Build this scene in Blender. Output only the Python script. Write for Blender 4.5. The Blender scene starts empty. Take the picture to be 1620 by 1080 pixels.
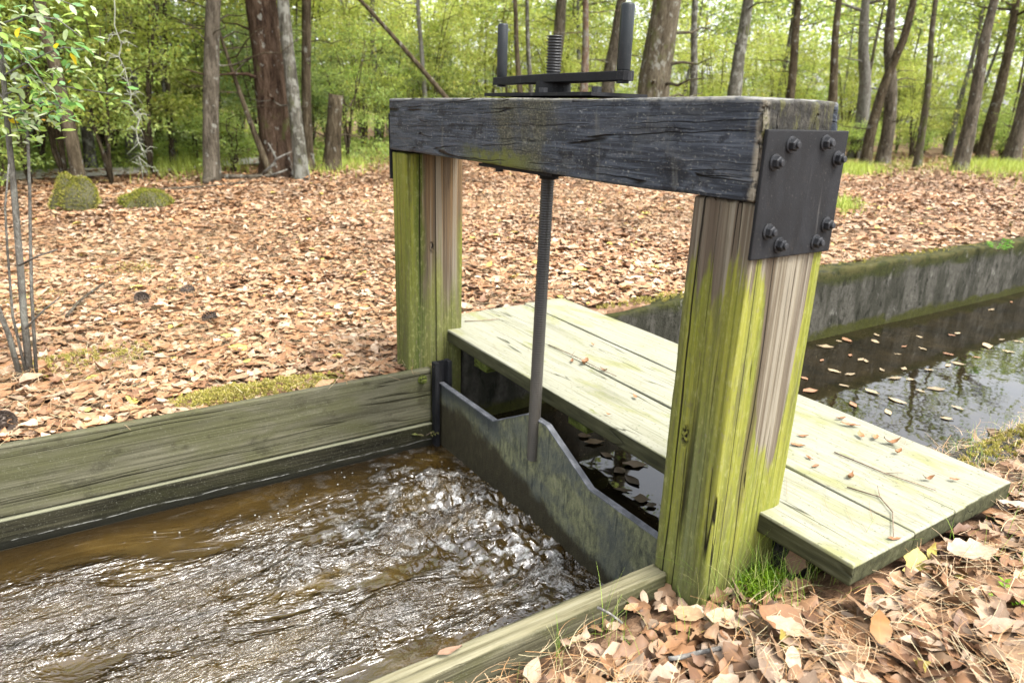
import bpy, bmesh, math, random
import numpy as np
from mathutils import Vector, Matrix, noise as mnoise
random.seed(7)
RNG = np.random.default_rng(11)
scene = bpy.context.scene
COL = scene.collection

# ------------------------------------------------------------------ camera
CAM = np.array([1.32147, -1.66180, 1.52489])
CR = np.array([0.53766, 0.84269, 0.02833])
CU = np.array([-0.27654, 0.14450, 0.95008])
CF = np.array([-0.79652, 0.51865, -0.31073])
FPX = 1106.06


def ray(u, v):
    return CF + (u - 810) / FPX * CR - (v - 540) / FPX * CU


def at_dist(u, v, D):
    """point seen at photo pixel (u,v), D metres away horizontally"""
    d = ray(u, v)
    return CAM + d * (D / math.hypot(d[0], d[1]))


def on_plane(u, v, ax, val):
    d = ray(u, v)
    return CAM + d * ((val - CAM[ax]) / d[ax])


cam = bpy.data.cameras.new("camera")
camo = bpy.data.objects.new("camera", cam)
COL.objects.link(camo)
mw = Matrix.Identity(4)
for i in range(3):
    mw[i][0], mw[i][1], mw[i][2], mw[i][3] = CR[i], CU[i], -CF[i], CAM[i]
camo.matrix_world = mw
cam.sensor_width = 36
cam.lens = 36 * FPX / 1620
cam.clip_end = 800
cam.dof.use_dof = True
cam.dof.focus_distance = 2.9
cam.dof.aperture_fstop = 2.6
scene.camera = camo

# ------------------------------------------------------------------ light
SUN_EL, SUN_AZ = math.radians(58), math.radians(70)     # azimuth clockwise from +Y
w = bpy.data.worlds.new("World")
scene.world = w
w.use_nodes = True
nt = w.node_tree
bg = nt.nodes["Background"]
sky = nt.nodes.new("ShaderNodeTexSky")
sky.sky_type = 'NISHITA'
sky.sun_disc = False
sky.sun_elevation = SUN_EL
sky.sun_rotation = SUN_AZ
sky.dust_density = 4.0
sky.air_density = 1.0
hs = nt.nodes.new("ShaderNodeHueSaturation")
hs.inputs["Saturation"].default_value = 0.22
hs.inputs["Value"].default_value = 1.0
nt.links.new(sky.outputs[0], hs.inputs["Color"])
nt.links.new(hs.outputs[0], bg.inputs["Color"])
bg.inputs["Strength"].default_value = 0.15
sun = bpy.data.lights.new("sun", 'SUN')
sun.energy = 1.15
sun.angle = math.radians(20)
sun.color = (1.0, 0.96, 0.88)
so = bpy.data.objects.new("sun", sun)
COL.objects.link(so)
sd = Vector((math.sin(SUN_AZ) * math.cos(SUN_EL), math.cos(SUN_AZ) * math.cos(SUN_EL), math.sin(SUN_EL)))
so.rotation_euler = sd.to_track_quat('Z', 'Y').to_euler()
so.location = (0, 0, 30)

scene.view_settings.view_transform = 'Standard'
scene.view_settings.look = 'None'
scene.view_settings.gamma = 1
scene.view_settings.exposure = 2.25
scene.cycles.max_bounces = 8
scene.cycles.diffuse_bounces = 4
scene.cycles.glossy_bounces = 3
scene.cycles.transmission_bounces = 4
scene.cycles.sample_clamp_indirect = 8


# ------------------------------------------------------------------ object helpers
def link(o, parent=None):
    COL.objects.link(o)
    if parent is not None:
        o.parent = parent
    return o


def tag(o, label=None, cat=None, group=None, kind=None):
    if label:
        o["label"] = label
    if cat:
        o["category"] = cat
    if group:
        o["group"] = group
    if kind:
        o["kind"] = kind
    return o


def thing(name, loc, label, cat, group=None):
    o = bpy.data.objects.new(name, None)
    o.empty_display_size = 0.1
    o.location = loc
    link(o)
    return tag(o, label, cat, group)


def mesh_obj(name, verts, faces, mat, parent=None, org=(0, 0, 0), col=None, smooth=True):
    """verts (n,3) world coordinates, faces = (m,k) array or list of index lists; org is subtracted"""
    v = np.asarray(verts, dtype=np.float64) - np.asarray(org, dtype=np.float64)
    me = bpy.data.meshes.new(name)
    if isinstance(faces, np.ndarray):
        m, k = faces.shape
        me.vertices.add(len(v))
        me.vertices.foreach_set("co", v.astype(np.float32).ravel())
        me.loops.add(m * k)
        me.loops.foreach_set("vertex_index", faces.astype(np.int32).ravel())
        me.polygons.add(m)
        me.polygons.foreach_set("loop_start", (np.arange(m) * k).astype(np.int32))
        me.update(calc_edges=True)
    else:
        me.from_pydata([tuple(p) for p in v], [], [tuple(int(i) for i in f) for f in faces])
        me.update()
    if col is not None:
        a = me.attributes.new("Col", 'FLOAT_COLOR', 'POINT')
        c = np.ones((len(v), 4), dtype=np.float32)
        c[:, :col.shape[1]] = col
        a.data.foreach_set("color", c.ravel())
    if smooth:
        me.polygons.foreach_set("use_smooth", np.ones(len(me.polygons), dtype=bool))
    if mat is not None:
        me.materials.append(mat)
    o = bpy.data.objects.new(name, me)
    link(o, parent)
    if parent is None:
        o.location = org
    return o


class MB:
    def __init__(self):
        self.v, self.f, self.c = [], [], []

    def add(self, v, f, c=None):
        b = len(self.v)
        self.v += [tuple(p) for p in v]
        self.f += [[i + b for i in q] for q in f]
        if c is not None:
            self.c += [tuple(c)] * len(v)

    def tube(self, pts, rad, n=8, cap=True, c=None, wob=0.0, seed=0.0):
        pts = [np.asarray(p, dtype=float) for p in pts]
        if not hasattr(rad, '__len__'):
            rad = [rad] * len(pts)
        v, f = [], []
        up = np.array([0.31, 0.17, 0.93])
        for i, p in enumerate(pts):
            t = pts[min(i + 1, len(pts) - 1)] - pts[max(i - 1, 0)]
            t = t / (np.linalg.norm(t) + 1e-9)
            if abs(t @ up) > .97:
                ref = np.array([1.0, 0, 0])
            else:
                ref = up if abs(t[2]) < .7 else np.array([1.0, 0.05, 0])
            a = np.cross(ref, t)
            a /= np.linalg.norm(a)
            b = np.cross(t, a)
            for k in range(n):
                th = 2 * math.pi * k / n
                r = rad[i]
                if wob:
                    r *= 1 + wob * mnoise.noise((math.cos(th) * 1.3 + seed, math.sin(th) * 1.3, p[2] * 1.1 + seed))
                v.append(p + (a * math.cos(th) + b * math.sin(th)) * r)
        for i in range(len(pts) - 1):
            for k in range(n):
                k2 = (k + 1) % n
                f.append([i * n + k, i * n + k2, (i + 1) * n + k2, (i + 1) * n + k])
        if cap:
            f.append(list(range(n))[::-1])
            f.append([(len(pts) - 1) * n + k for k in range(n)])
        self.add(v, f, c)

    def box(self, lo, hi):
        x0, y0, z0 = lo
        x1, y1, z1 = hi
        self.add([(x0, y0, z0), (x1, y0, z0), (x1, y1, z0), (x0, y1, z0), (x0, y0, z1), (x1, y0, z1), (x1, y1, z1), (x0, y1, z1)],
                 [(0, 3, 2, 1), (4, 5, 6, 7), (0, 1, 5, 4), (1, 2, 6, 5), (2, 3, 7, 6), (3, 0, 4, 7)])

    def build(self, name, mat, parent=None, org=(0, 0, 0), smooth=True):
        return mesh_obj(name, np.array(self.v), self.f, mat, parent, org, np.array(self.c) if self.c else None, smooth)


def rough_box(lo, hi, step, edge=.006, amp=.002, nscale=(8, 8, 8), warp=None, edge_amp=0.0, seed=0.0, groove=0.0, gscale=None):
    """box surface as a welded grid, rounded worn edges, grain displaced along the normals"""
    lo, hi = np.array(lo, float), np.array(hi, float)
    ax = []
    for i in range(3):
        e = min(edge, (hi[i] - lo[i]) * .3)
        n = max(1, int(round((hi[i] - lo[i] - 2 * e) / step[i])))
        ax.append([lo[i]] + ([lo[i] + e] + list(np.linspace(lo[i] + 2.2 * e, hi[i] - 2.2 * e, n + 1)) + [hi[i] - e] if hi[i] - lo[i] > 6 * e else list(np.linspace(lo[i] + e, hi[i] - e, n + 1))) + [hi[i]])
    n = [len(a) for a in ax]
    idx, V, F = {}, [], []

    def vid(i, j, k):
        key = (i, j, k)
        if key in idx:
            return idx[key]
        p = np.array([ax[0][i], ax[1][j], ax[2][k]])
        q = np.minimum(np.maximum(p, lo + edge), hi - edge)
        d = p - q
        l = np.linalg.norm(d)
        if l > 1e-9:
            dn = d / l
            nv = np.array(nscale) * p + seed
            h = amp * mnoise.noise(nv)
            if groove:
                gv = np.array(gscale) * p + seed
                g = abs(mnoise.noise(gv))
                h -= groove * max(0, .22 - g) / .22
            ed = np.count_nonzero(np.abs(d) > 1e-9)
            r = min(edge, l)
            if ed > 1:
                h -= edge_amp * max(0, mnoise.noise(p * 17 + seed) + .25)
            p = q + dn * (r + h)
        idx[key] = len(V)
        V.append(p)
        return idx[key]
    for a in range(3):
        b, c = (a + 1) % 3, (a + 2) % 3
        for side in (0, n[a] - 1):
            for j in range(n[b] - 1):
                for k in range(n[c] - 1):
                    q = []
                    for dj, dk in ((0, 0), (1, 0), (1, 1), (0, 1)):
                        ijk = [0, 0, 0]
                        ijk[a], ijk[b], ijk[c] = side, j + dj, k + dk
                        q.append(vid(*ijk))
                    F.append(q if side else q[::-1])
    V = np.array(V)
    if warp:
        V = np.array([warp(p) for p in V])
    return V, np.array(F)


# numpy gradient-ish value noise
_perm = RNG.random((256, 256))


def vnoise(x, y, s=1.0, seed=0):
    x = np.asarray(x) * s + 31.7 * seed + 1000
    y = np.asarray(y) * s + 17.3 * seed + 1000
    xi, yi = np.floor(x).astype(int), np.floor(y).astype(int)
    fx, fy = x - xi, y - yi
    fx = fx * fx * fx * (fx * (fx * 6 - 15) + 10)
    fy = fy * fy * fy * (fy * (fy * 6 - 15) + 10)
    g = lambda i, j: _perm[(xi + i) % 256, (yi + j) % 256]
    return (g(0, 0) * (1 - fx) + g(1, 0) * fx) * (1 - fy) + (g(0, 1) * (1 - fx) + g(1, 1) * fx) * fy - .5


def fbm(x, y, s=1.0, o=4, seed=0):
    r, a = 0, 1.0
    for i in range(o):
        r = r + a * vnoise(x, y, s, seed + i * 3)
        s *= 2.03
        a *= .5
    return r


def sstep(a, b, x):
    t = np.clip((x - a) / (b - a), 0, 1)
    return t * t * (3 - 2 * t)


# ------------------------------------------------------------------ material DSL
class G:
    def __init__(self, name):
        self.m = bpy.data.materials.new(name)
        self.m.use_nodes = True
        self.t = self.m.node_tree
        self.t.nodes.clear()
        self.out = self.t.nodes.new("ShaderNodeOutputMaterial")

    def new(self, ty, **k):
        n = self.t.nodes.new(ty)
        for a, b in k.items():
            setattr(n, a, b)
        return n

    def put(self, sock, v):
        if isinstance(v, bpy.types.NodeSocket):
            self.t.links.new(v, sock)
        elif v is not None:
            if hasattr(sock.default_value, '__len__') and not hasattr(v, '__len__'):
                v = [v] * len(sock.default_value)
            if hasattr(v, '__len__') and len(v) == 3 and len(sock.default_value) == 4:
                v = (*v, 1)
            sock.default_value = v

    def pos(self):
        return self.new("ShaderNodeNewGeometry").outputs["Position"]

    def obj(self):
        return self.new("ShaderNodeTexCoord").outputs["Object"]

    def nrm(self):
        return self.new("ShaderNodeNewGeometry").outputs["Normal"]

    def sep(self, v):
        n = self.new("ShaderNodeSeparateXYZ")
        self.put(n.inputs[0], v)
        return n.outputs[0], n.outputs[1], n.outputs[2]

    def m_(self, op, a, b=None, c=None, clamp=False):
        n = self.new("ShaderNodeMath", operation=op, use_clamp=clamp)
        self.put(n.inputs[0], a)
        if b is not None:
            self.put(n.inputs[1], b)
        if c is not None:
            self.put(n.inputs[2], c)
        return n.outputs[0]

    def scale(self, vec, s, off=(0, 0, 0)):
        n = self.new("ShaderNodeMapping")
        self.put(n.inputs["Vector"], vec)
        n.inputs["Scale"].default_value = s
        n.inputs["Location"].default_value = off
        return n.outputs[0]

    def noise(self, vec, s=(1, 1, 1), detail=4, rough=.55, dist=0, off=(0, 0, 0)):
        n = self.new("ShaderNodeTexNoise")
        self.put(n.inputs["Vector"], self.scale(vec, s, off))
        n.inputs["Scale"].default_value = 1
        n.inputs["Detail"].default_value = detail
        n.inputs["Roughness"].default_value = rough
        n.inputs["Distortion"].default_value = dist
        return n.outputs[0]

    def vor(self, vec, s=(1, 1, 1), feature='F1', out="Distance"):
        n = self.new("ShaderNodeTexVoronoi", feature=feature)
        self.put(n.inputs["Vector"], self.scale(vec, s))
        n.inputs["Scale"].default_value = 1
        return n.outputs[out]

    def mr(self, v, a, b, c=0.0, d=1.0):
        n = self.new("ShaderNodeMapRange", interpolation_type='SMOOTHSTEP')
        self.put(n.inputs[0], v)
        n.inputs[1].default_value, n.inputs[2].default_value = a, b
        n.inputs[3].default_value, n.inputs[4].default_value = c, d
        return n.outputs[0]

    def mix(self, f, a, b, bt='MIX'):
        n = self.new("ShaderNodeMix", data_type='RGBA', blend_type=bt)
        self.put(n.inputs[0], f)
        self.put(n.inputs[6], a)
        self.put(n.inputs[7], b)
        return n.outputs[2]

    def ramp(self, f, stops):
        n = self.new("ShaderNodeValToRGB")
        self.put(n.inputs[0], f)
        e = n.color_ramp.elements
        while len(e) < len(stops):
            e.new(.5)
        for i, (p, c) in enumerate(stops):
            e[i].position = p
            e[i].color = (*c, 1)
        return n.outputs[0]

    def crack(self, vec, s, thr=.012, detail=2, off=(0, 0, 0), dist=0):
        n = self.noise(vec, s, detail, .5, dist, off)
        a = self.m_('ABSOLUTE', self.m_('SUBTRACT', n, .5))
        return self.mr(a, 0.0, thr, 1, 0)

    def mul(self, a, b):
        return self.m_('MULTIPLY', a, b)

    def bump(self, h, st=.5, d=.01, normal=None):
        n = self.new("ShaderNodeBump")
        self.put(n.inputs["Height"], h)
        n.inputs["Strength"].default_value = st
        n.inputs["Distance"].default_value = d
        if normal is not None:
            self.put(n.inputs["Normal"], normal)
        return n.outputs[0]

    def pr(self, col, rough=.8, normal=None, spec=.3, alb=1.0, **k):
        alb *= .76
        if alb != 1.0:
            col = self.mix(1.0, col, (alb, alb, alb), 'MULTIPLY')
        n = self.new("ShaderNodeBsdfPrincipled")
        self.put(n.inputs["Base Color"], col)
        self.put(n.inputs["Roughness"], rough)
        n.inputs["Specular IOR Level"].default_value = spec
        if normal is not None:
            self.put(n.inputs["Normal"], normal)
        for a, b in k.items():
            self.put(n.inputs[a.replace("_", " ")], b)
        self.t.links.new(n.outputs[0], self.out.inputs[0])
        return self.m


# ---- timber of the crossbeam: dark tarred wood, long checks, grey and olive weathering
def mat_beam():
    g = G("dark_timber")
    p = g.pos()
    x, y, z = g.sep(p)
    fine = g.noise(p, (3.5, 90, 90), 6, .7)
    blot = g.noise(p, (3.5, 8, 8), 5, .65, .5)
    c = g.ramp(fine, [(.3, (.014, .018, .025)), (.47, (.04, .049, .065)), (.58, (.085, .10, .125)), (.72, (.15, .165, .19))])
    c = g.mix(g.mr(blot, .48, .66, 0, .55), c, (.125, .135, .145))
    c = g.mix(g.mr(g.noise(p, (5, 10, 10), 5, .65, 0, (4, 1, 2)), .54, .62, 0, .85), c, (.017, .02, .027))
    vert = g.noise(p, (9, 9, 1.3), 5, .7, .3, (2, 6, 1))
    c = g.mix(g.mr(vert, .56, .68, 0, .5), c, (.17, .17, .15))
    sp = g.noise(p, (70, 120, 120), 4, .75)
    c = g.mix(g.mr(sp, .57, .68, 0, .85), c, (.30, .30, .27))
    sp2 = g.noise(p, (11, 18, 34), 5, .8, .4, (9, 3, 7))
    c = g.mix(g.mr(sp2, .60, .69, 0, .7), c, (.33, .34, .34))
    gx = g.m_('ABSOLUTE', g.m_('ADD', x, 1.22))
    pat = g.m_('ADD', g.mr(gx, .05, .62, 1, 0), g.mul(g.m_('SUBTRACT', g.noise(p, (7, 7, 4), 6, .7), .5), 2.2))
    c = g.mix(g.mr(pat, .5, 1.1, 0, .75), c, g.mix(g.mr(sp, .45, .62), (.06, .058, .036), (.19, .185, .12)))
    low = g.m_('ADD', g.mr(z, 1.30, 1.47, 1, 0), g.mul(g.m_('SUBTRACT', g.noise(p, (14, 14, 18), 6, .7, 0, (2, 2, 2)), .5), 1.9))
    gx2 = g.mr(g.m_('ABSOLUTE', g.m_('ADD', x, 1.40)), .08, .40, 1, 0)
    c = g.mix(g.mul(g.mr(low, .55, .95, 0, .9), gx2), c, (.15, .165, .03))
    endm = g.mr(x, -.022, -.004, 0, 1)
    e = g.noise(p, (8, 34, 26), 6, .75)
    ec = g.ramp(e, [(.34, (.008, .008, .007)), (.5, (.026, .024, .019)), (.66, (.085, .078, .062))])
    ec = g.mix(g.mr(g.noise(p, (5, 20, 5), 6, .75, 0, (3, 8, 1)), .5, .62, 0, .7), ec, (.12, .118, .03))
    c = g.mix(endm, c, ec)
    top = g.m_('MULTIPLY', g.m_('MULTIPLY', g.mr(z, 1.566, 1.586, 0, 1), g.m_('SUBTRACT', 1, g.mul(endm, .75))), g.mr(g.noise(p, (20, 20, 20), 5, .75), .38, .55, .1, .9))
    c = g.mix(top, c, (.34, .325, .28))
    arr = g.m_('MULTIPLY', g.m_('MULTIPLY', g.mr(x, -.03, -.012), g.mr(y, .004, .03, 1, 0)), g.mr(g.noise(p, (30, 30, 30), 4, .7), .4, .55))
    c = g.mix(arr, c, (.30, .27, .21))
    q = g.new("ShaderNodeVectorMath", operation='ADD')
    g.put(q.inputs[0], p)
    wob = g.new("ShaderNodeCombineXYZ")
    g.put(wob.inputs[2], g.m_('ADD', g.mul(x, -.035), g.mul(g.noise(p, (3.5, 2, 2), 3, .6), .035)))
    g.t.links.new(wob.outputs[0], q.inputs[1])
    pv = q.outputs[0]
    cks = []
    for i, (sx, sz, th, lo) in enumerate(((.22, 15, .009, .44), (.35, 24, .010, .47), (.5, 36, .012, .5))):
        cr = g.crack(pv, (sx, 2, sz), th, 0, (.3 + 5 * i, .2, .7 + 3 * i))
        cks.append(g.mul(cr, g.mr(g.noise(p, (3.0 + i, 3, 9 + 4 * i), 2, .5, 0, (5, 5 * i, 5)), lo, lo + .07)))
    ck = g.m_('MAXIMUM', g.m_('MAXIMUM', cks[0], cks[1]), cks[2])
    ck = g.mul(ck, g.m_('SUBTRACT', 1, endm))
    eck = g.mul(g.mul(g.crack(p, (2, 16, 3), .012, 1), g.mr(g.noise(p, (2, 20, 9), 2), .48, .56)), endm)
    ck = g.m_('MAXIMUM', ck, g.mul(eck, .8))
    c = g.mix(ck, c, (.004, .004, .005))
    h = g.m_('SUBTRACT', g.m_('ADD', g.mul(fine, .5), g.mul(sp, .22)), g.mul(ck, 2.2))
    return g.pr(c, g.mr(fine, .3, .7, .5, .75), g.bump(h, 1.0, .009), .18, .78)


# ---- green algae-covered posts
def mat_post(side):
    g = G("algae_timber")
    p = g.pos()
    x, y, z = g.sep(p)
    fine = g.noise(p, (75, 75, 1.6), 5, .6)
    band = g.noise(p, (16, 16, .55), 3, .5, .4)
    rib = g.noise(p, (48, 48, .35), 2, .5, 0, (1, 2, 3))
    wood = g.ramp(fine, [(.28, (.09, .072, .048)), (.48, (.245, .205, .145)), (.72, (.42, .375, .28))])
    wood = g.mix(g.mr(band, .45, .62, 0, .7), wood, (.17, .135, .10))
    alg = g.ramp(g.noise(p, (12, 12, 1.1), 4, .55, .6, (3, 3, 0)),
                 [(.3, (.19, .225, .05)), (.45, (.33, .36, .04)), (.6, (.40, .405, .055)), (.75, (.25, .29, .07))])
    alg = g.mix(g.mr(fine, .35, .7, .35, 0), alg, (.14, .16, .03))
    if side == 'right':
        zz = g.mul(g.m_('SUBTRACT', 1.13, z), 5.0)
        streak = g.mul(g.m_('SUBTRACT', g.noise(p, (19, 19, .5), 3, .6, .3, (1, 4, 0)), .5), 3.0)
        mk = g.m_('ADD', g.m_('ADD', zz, streak), g.mul(g.m_('SUBTRACT', g.noise(p, (34, 34, 6), 5, .7), .5), 1.3))
        # dry brown strip on the outer face, algae again at its far arris
        onside = g.mr(x, -.03, -.012)
        dry = g.mul(onside, g.mr(g.m_('ABSOLUTE', g.m_('SUBTRACT', y, .225)), .05, .12, 1, 0))
        dry = g.mul(dry, g.mr(g.m_('ADD', z, g.mul(g.noise(p, (20, 20, 1), 3), .5)), .15, .65, 0, 1))
        back = g.mul(onside, g.mr(y, .315, .35))
        mk = g.m_('ADD', g.m_('SUBTRACT', mk, g.mul(dry, 3.0)), g.mul(back, 2.2))
        moss = g.mr(mk, .1, .5, 0, .93)
        # grey-green strip down the middle of the front face
        gs = g.mul(g.mr(g.m_('ABSOLUTE', g.m_('ADD', x, .095)), .015, .05, 1, 0), g.mr(z, .35, .85, 1, 0))
        alg = g.mix(g.mul(gs, .75), alg, (.19, .22, .10))
        lowm = g.m_('ADD', g.mr(z, -.1, .35, 1, 0), g.mul(g.m_('SUBTRACT', g.noise(p, (14, 14, 2), 4), .5), .8))
        alg = g.mix(g.mr(lowm, .35, 1.0, 0, .6), alg, (.22, .245, .075))
        edge = g.mr(x, -.243, -.195, 1, 0)
        alg = g.mix(g.mul(edge, .75), alg, (.17, .18, .06))
    else:
        # inner face: vivid stripe near the front arris, dull green lower half, brown dry upper half
        t = g.m_('ADD', y, g.mul(g.m_('SUBTRACT', g.noise(p, (3, 3, 1.5), 4, .5, 0, (2, 1, 5)), .5), .22))
        stripe = g.m_('MULTIPLY', g.mr(t, .085, .13, 1, 0), 1.0)
        low = g.mr(g.m_('ADD', z, g.mul(g.m_('SUBTRACT', g.noise(p, (10, 14, .8), 4), .5), 1.3)), .30, .72, .85, 0)
        bk = g.mul(g.mr(y, .33, .385), g.mr(z, .75, 1.0, 1, 0))
        moss = g.m_('MAXIMUM', g.m_('MAXIMUM', g.mul(stripe, .95), low), bk)
        wood = g.mix(g.mr(z, .4, 1.1, .1, .8), wood, g.mix(fine, (.16, .085, .03), (.42, .25, .11)))
        alg = g.mix(g.mr(z, .2, .9, .75, 0), alg, (.135, .16, .045))
        dk = g.mul(g.mr(g.m_('ABSOLUTE', g.m_('SUBTRACT', t, .095)), .02, .045, 1, 0), .8)
        alg = g.mix(dk, alg, (.075, .115, .012))
    wood = g.mix(g.mr(rib, .5, .58, 0, .65), wood, (.13, .10, .072))
    wood = g.mix(g.mr(rib, .40, .46, .55, 0), wood, (.46, .42, .33))
    alg = g.mix(g.mr(rib, .53, .60, 0, .4), alg, (.17, .18, .05))
    crust = g.noise(p, (55, 55, 22), 5, .75, 0, (2, 2, 9))
    moss = g.mul(moss, g.mr(crust, .34, .46, .55, 1))
    alg = g.mix(g.mr(crust, .5, .68, 0, .55), alg, (.50, .50, .20))
    alg = g.mix(g.mr(g.noise(p, (26, 26, 2.4), 5, .7, .2, (8, 2, 0)), .53, .66, 0, .65), alg, (.15, .15, .06))
    c = g.mix(moss, wood, alg)
    if side == 'right':
        d1 = g.m_('ABSOLUTE', g.m_('ADD', g.m_('ADD', x, .196), g.mul(g.m_('SUBTRACT', g.noise(p, (3, 3, 2.2), 3), .5), .014)))
        d2 = g.m_('ABSOLUTE', g.m_('ADD', g.m_('SUBTRACT', y, .135), g.mul(g.m_('SUBTRACT', g.noise(p, (3, 3, 1.5), 3, .5, 0, (0, 0, 4)), .5), .04)))
        d2 = g.m_('ADD', d2, g.mul(g.m_('SUBTRACT', 1, g.mr(x, -.03, -.012)), 1))
        band = g.mul(g.mr(d2, .008, .03, 1, 0), g.mr(z, .1, .5))
        c = g.mix(g.mul(band, .8), c, (.10, .072, .045))
        d3 = g.m_('ABSOLUTE', g.m_('ADD', g.m_('ADD', x, .148), g.mul(g.m_('SUBTRACT', g.noise(p, (3, 3, 2.0), 3, .5, 0, (3, 0, 0)), .5), .02)))
        d3 = g.m_('ADD', d3, g.mr(z, .33, .36))
    else:
        d1 = g.m_('ADD', g.m_('ABSOLUTE', g.m_('SUBTRACT', y, .205)), g.mr(x, -2.425, -2.435))
        d2 = g.m_('ABSOLUTE', g.m_('ADD', g.m_('ADD', x, 2.545), 0.0))
        d3 = g.m_('ADD', d1, 1)
    c = g.mix(g.mr(g.noise(p, (40, 40, 5), 5, .7, 0, (4, 9, 2)), .58, .72, 0, .3), c, (.12, .10, .055))
    cr = g.crack(p, (7, 7, .12), .0055, 0, (2.3, 1.7, 0), 0)
    cm = g.mr(g.noise(p, (6, 6, 1.1), 2, .5, 0, (5, 2, 2)), .44, .54)
    cr2 = g.crack(p, (17, 17, .2), .008, 0, (6.3, 4.7, 3), 0)
    cm2 = g.mr(g.noise(p, (9, 9, 1.7), 2, .5, 0, (1, 6, 2)), .5, .58)
    ck = g.m_('MAXIMUM', g.mul(cr, cm), g.mul(cr2, cm2))
    # knot
    kx, kz = (-.165, .50) if side == 'right' else (.18, .75)
    a = x if side == 'right' else y
    kd = g.m_('SQRT', g.m_('ADD', g.m_('POWER', g.m_('SUBTRACT', a, kx), 2), g.m_('POWER', g.mul(g.m_('SUBTRACT', z, kz), .45), 2)))
    kn = g.mul(g.mr(kd, .006, .022, 1, 0), g.mr(g.noise(p, (90, 90, 60), 3, .6), .45, .6))
    ck = g.m_('MAXIMUM', ck, kn)
    ck = g.m_('MAXIMUM', ck, g.mr(d1, .0012, .0042, .95, 0))
    ck = g.m_('MAXIMUM', ck, g.mr(d2, .0008, .0030, .85, 0))
    ck = g.m_('MAXIMUM', ck, g.mr(d3, .0006, .0026, .85, 0))
    c = g.mix(ck, c, (.018, .014, .008))
    h = g.m_('SUBTRACT', g.m_('ADD', g.mul(fine, .7), g.mul(crust, .35)), g.m_('ADD', g.mul(ck, 2.2), g.mul(rib, 1.6)))
    return g.pr(c, .9, g.bump(h, 1.0, .009), .15, .66 if side == 'right' else .56)


# ---- channel boards
def mat_board(name, pale, green, dark, wet=None, topw=None):
    g = G(name)
    p = g.pos()
    x, y, z = g.sep(p)
    fine = g.noise(p, (60, 1.8, 60), 5, .6)
    blot = g.noise(p, (3, 2.2, 6), 5, .6, .3)
    c = g.mix(g.mr(fine, .3, .7), dark, pale)
    c = g.mix(g.mr(blot, .42, .62, 0, .8), c, green)
    c = g.mix(g.mr(g.noise(p, (5, 5, 9), 5, .7, 0, (3, 3, 3)), .55, .68, 0, .6), c, [v * .55 for v in dark])
    sp = g.noise(p, (110, 110, 110), 3, .7)
    c = g.mix(g.mr(sp, .58, .7, 0, .45), c, (.36, .36, .28))
    rib = g.noise(p, (75, .6, 75), 3, .55, 0, (1, 2, 3))
    c = g.mix(g.mr(rib, .54, .64, 0, .25), c, [v * .5 for v in dark])
    ln = g.crack(p, (3, .35, 11), .012, 2, (.4, .3, .6))
    lm = g.mr(g.noise(p, (2, 1.2, 4), 2, .5, 0, (8, 2, 2)), .47, .55)
    ck = g.mul(ln, lm)
    c = g.mix(g.mul(ck, .8), c, (.04, .038, .02))
    if topw:
        tm = g.m_('MULTIPLY', g.mr(z, topw - .012, topw - .002), g.mr(g.noise(p, (50, 3, 50), 4, .7), .3, .55, .35, 1))
        c = g.mix(tm, c, g.ramp(fine, [(.3, (.15, .13, .07)), (.5, (.34, .31, .19)), (.75, (.46, .43, .30))]))
    if wet is not None:
        wm = g.m_('ADD', g.mr(z, wet[0], wet[1], 1, 0), g.mul(g.m_('SUBTRACT', g.noise(p, (5, 5, 9), 4, .6), .5), .5))
        c = g.mix(g.mr(wm, .4, .75, 0, .9), c, (.018, .018, .013))
    if wet is not None:
        lz_ = g.m_('ADD', z, g.mul(g.m_('SUBTRACT', g.noise(p, (1, 2.4, 1), 3, .6), .5), .05))
        c = g.mix(g.mul(g.mr(g.m_('ABSOLUTE', g.m_('ADD', lz_, .475)), .0010, .0035, .8, 0), g.mr(g.noise(p, (40, 14, 40), 3, .7), .38, .58)), c, (.48, .48, .44))
        c = g.mix(g.mr(z, -.375, -.367), c, (.30, .30, .20))  # lit line along the board's top edge, painted into the colour
    h = g.m_('SUBTRACT', g.m_('ADD', g.mul(fine, .5), g.mul(sp, .15)), g.m_('ADD', ck, g.mul(rib, .8)))
    return g.pr(c, .9, g.bump(h, .9, .007), .08, .58)


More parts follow.
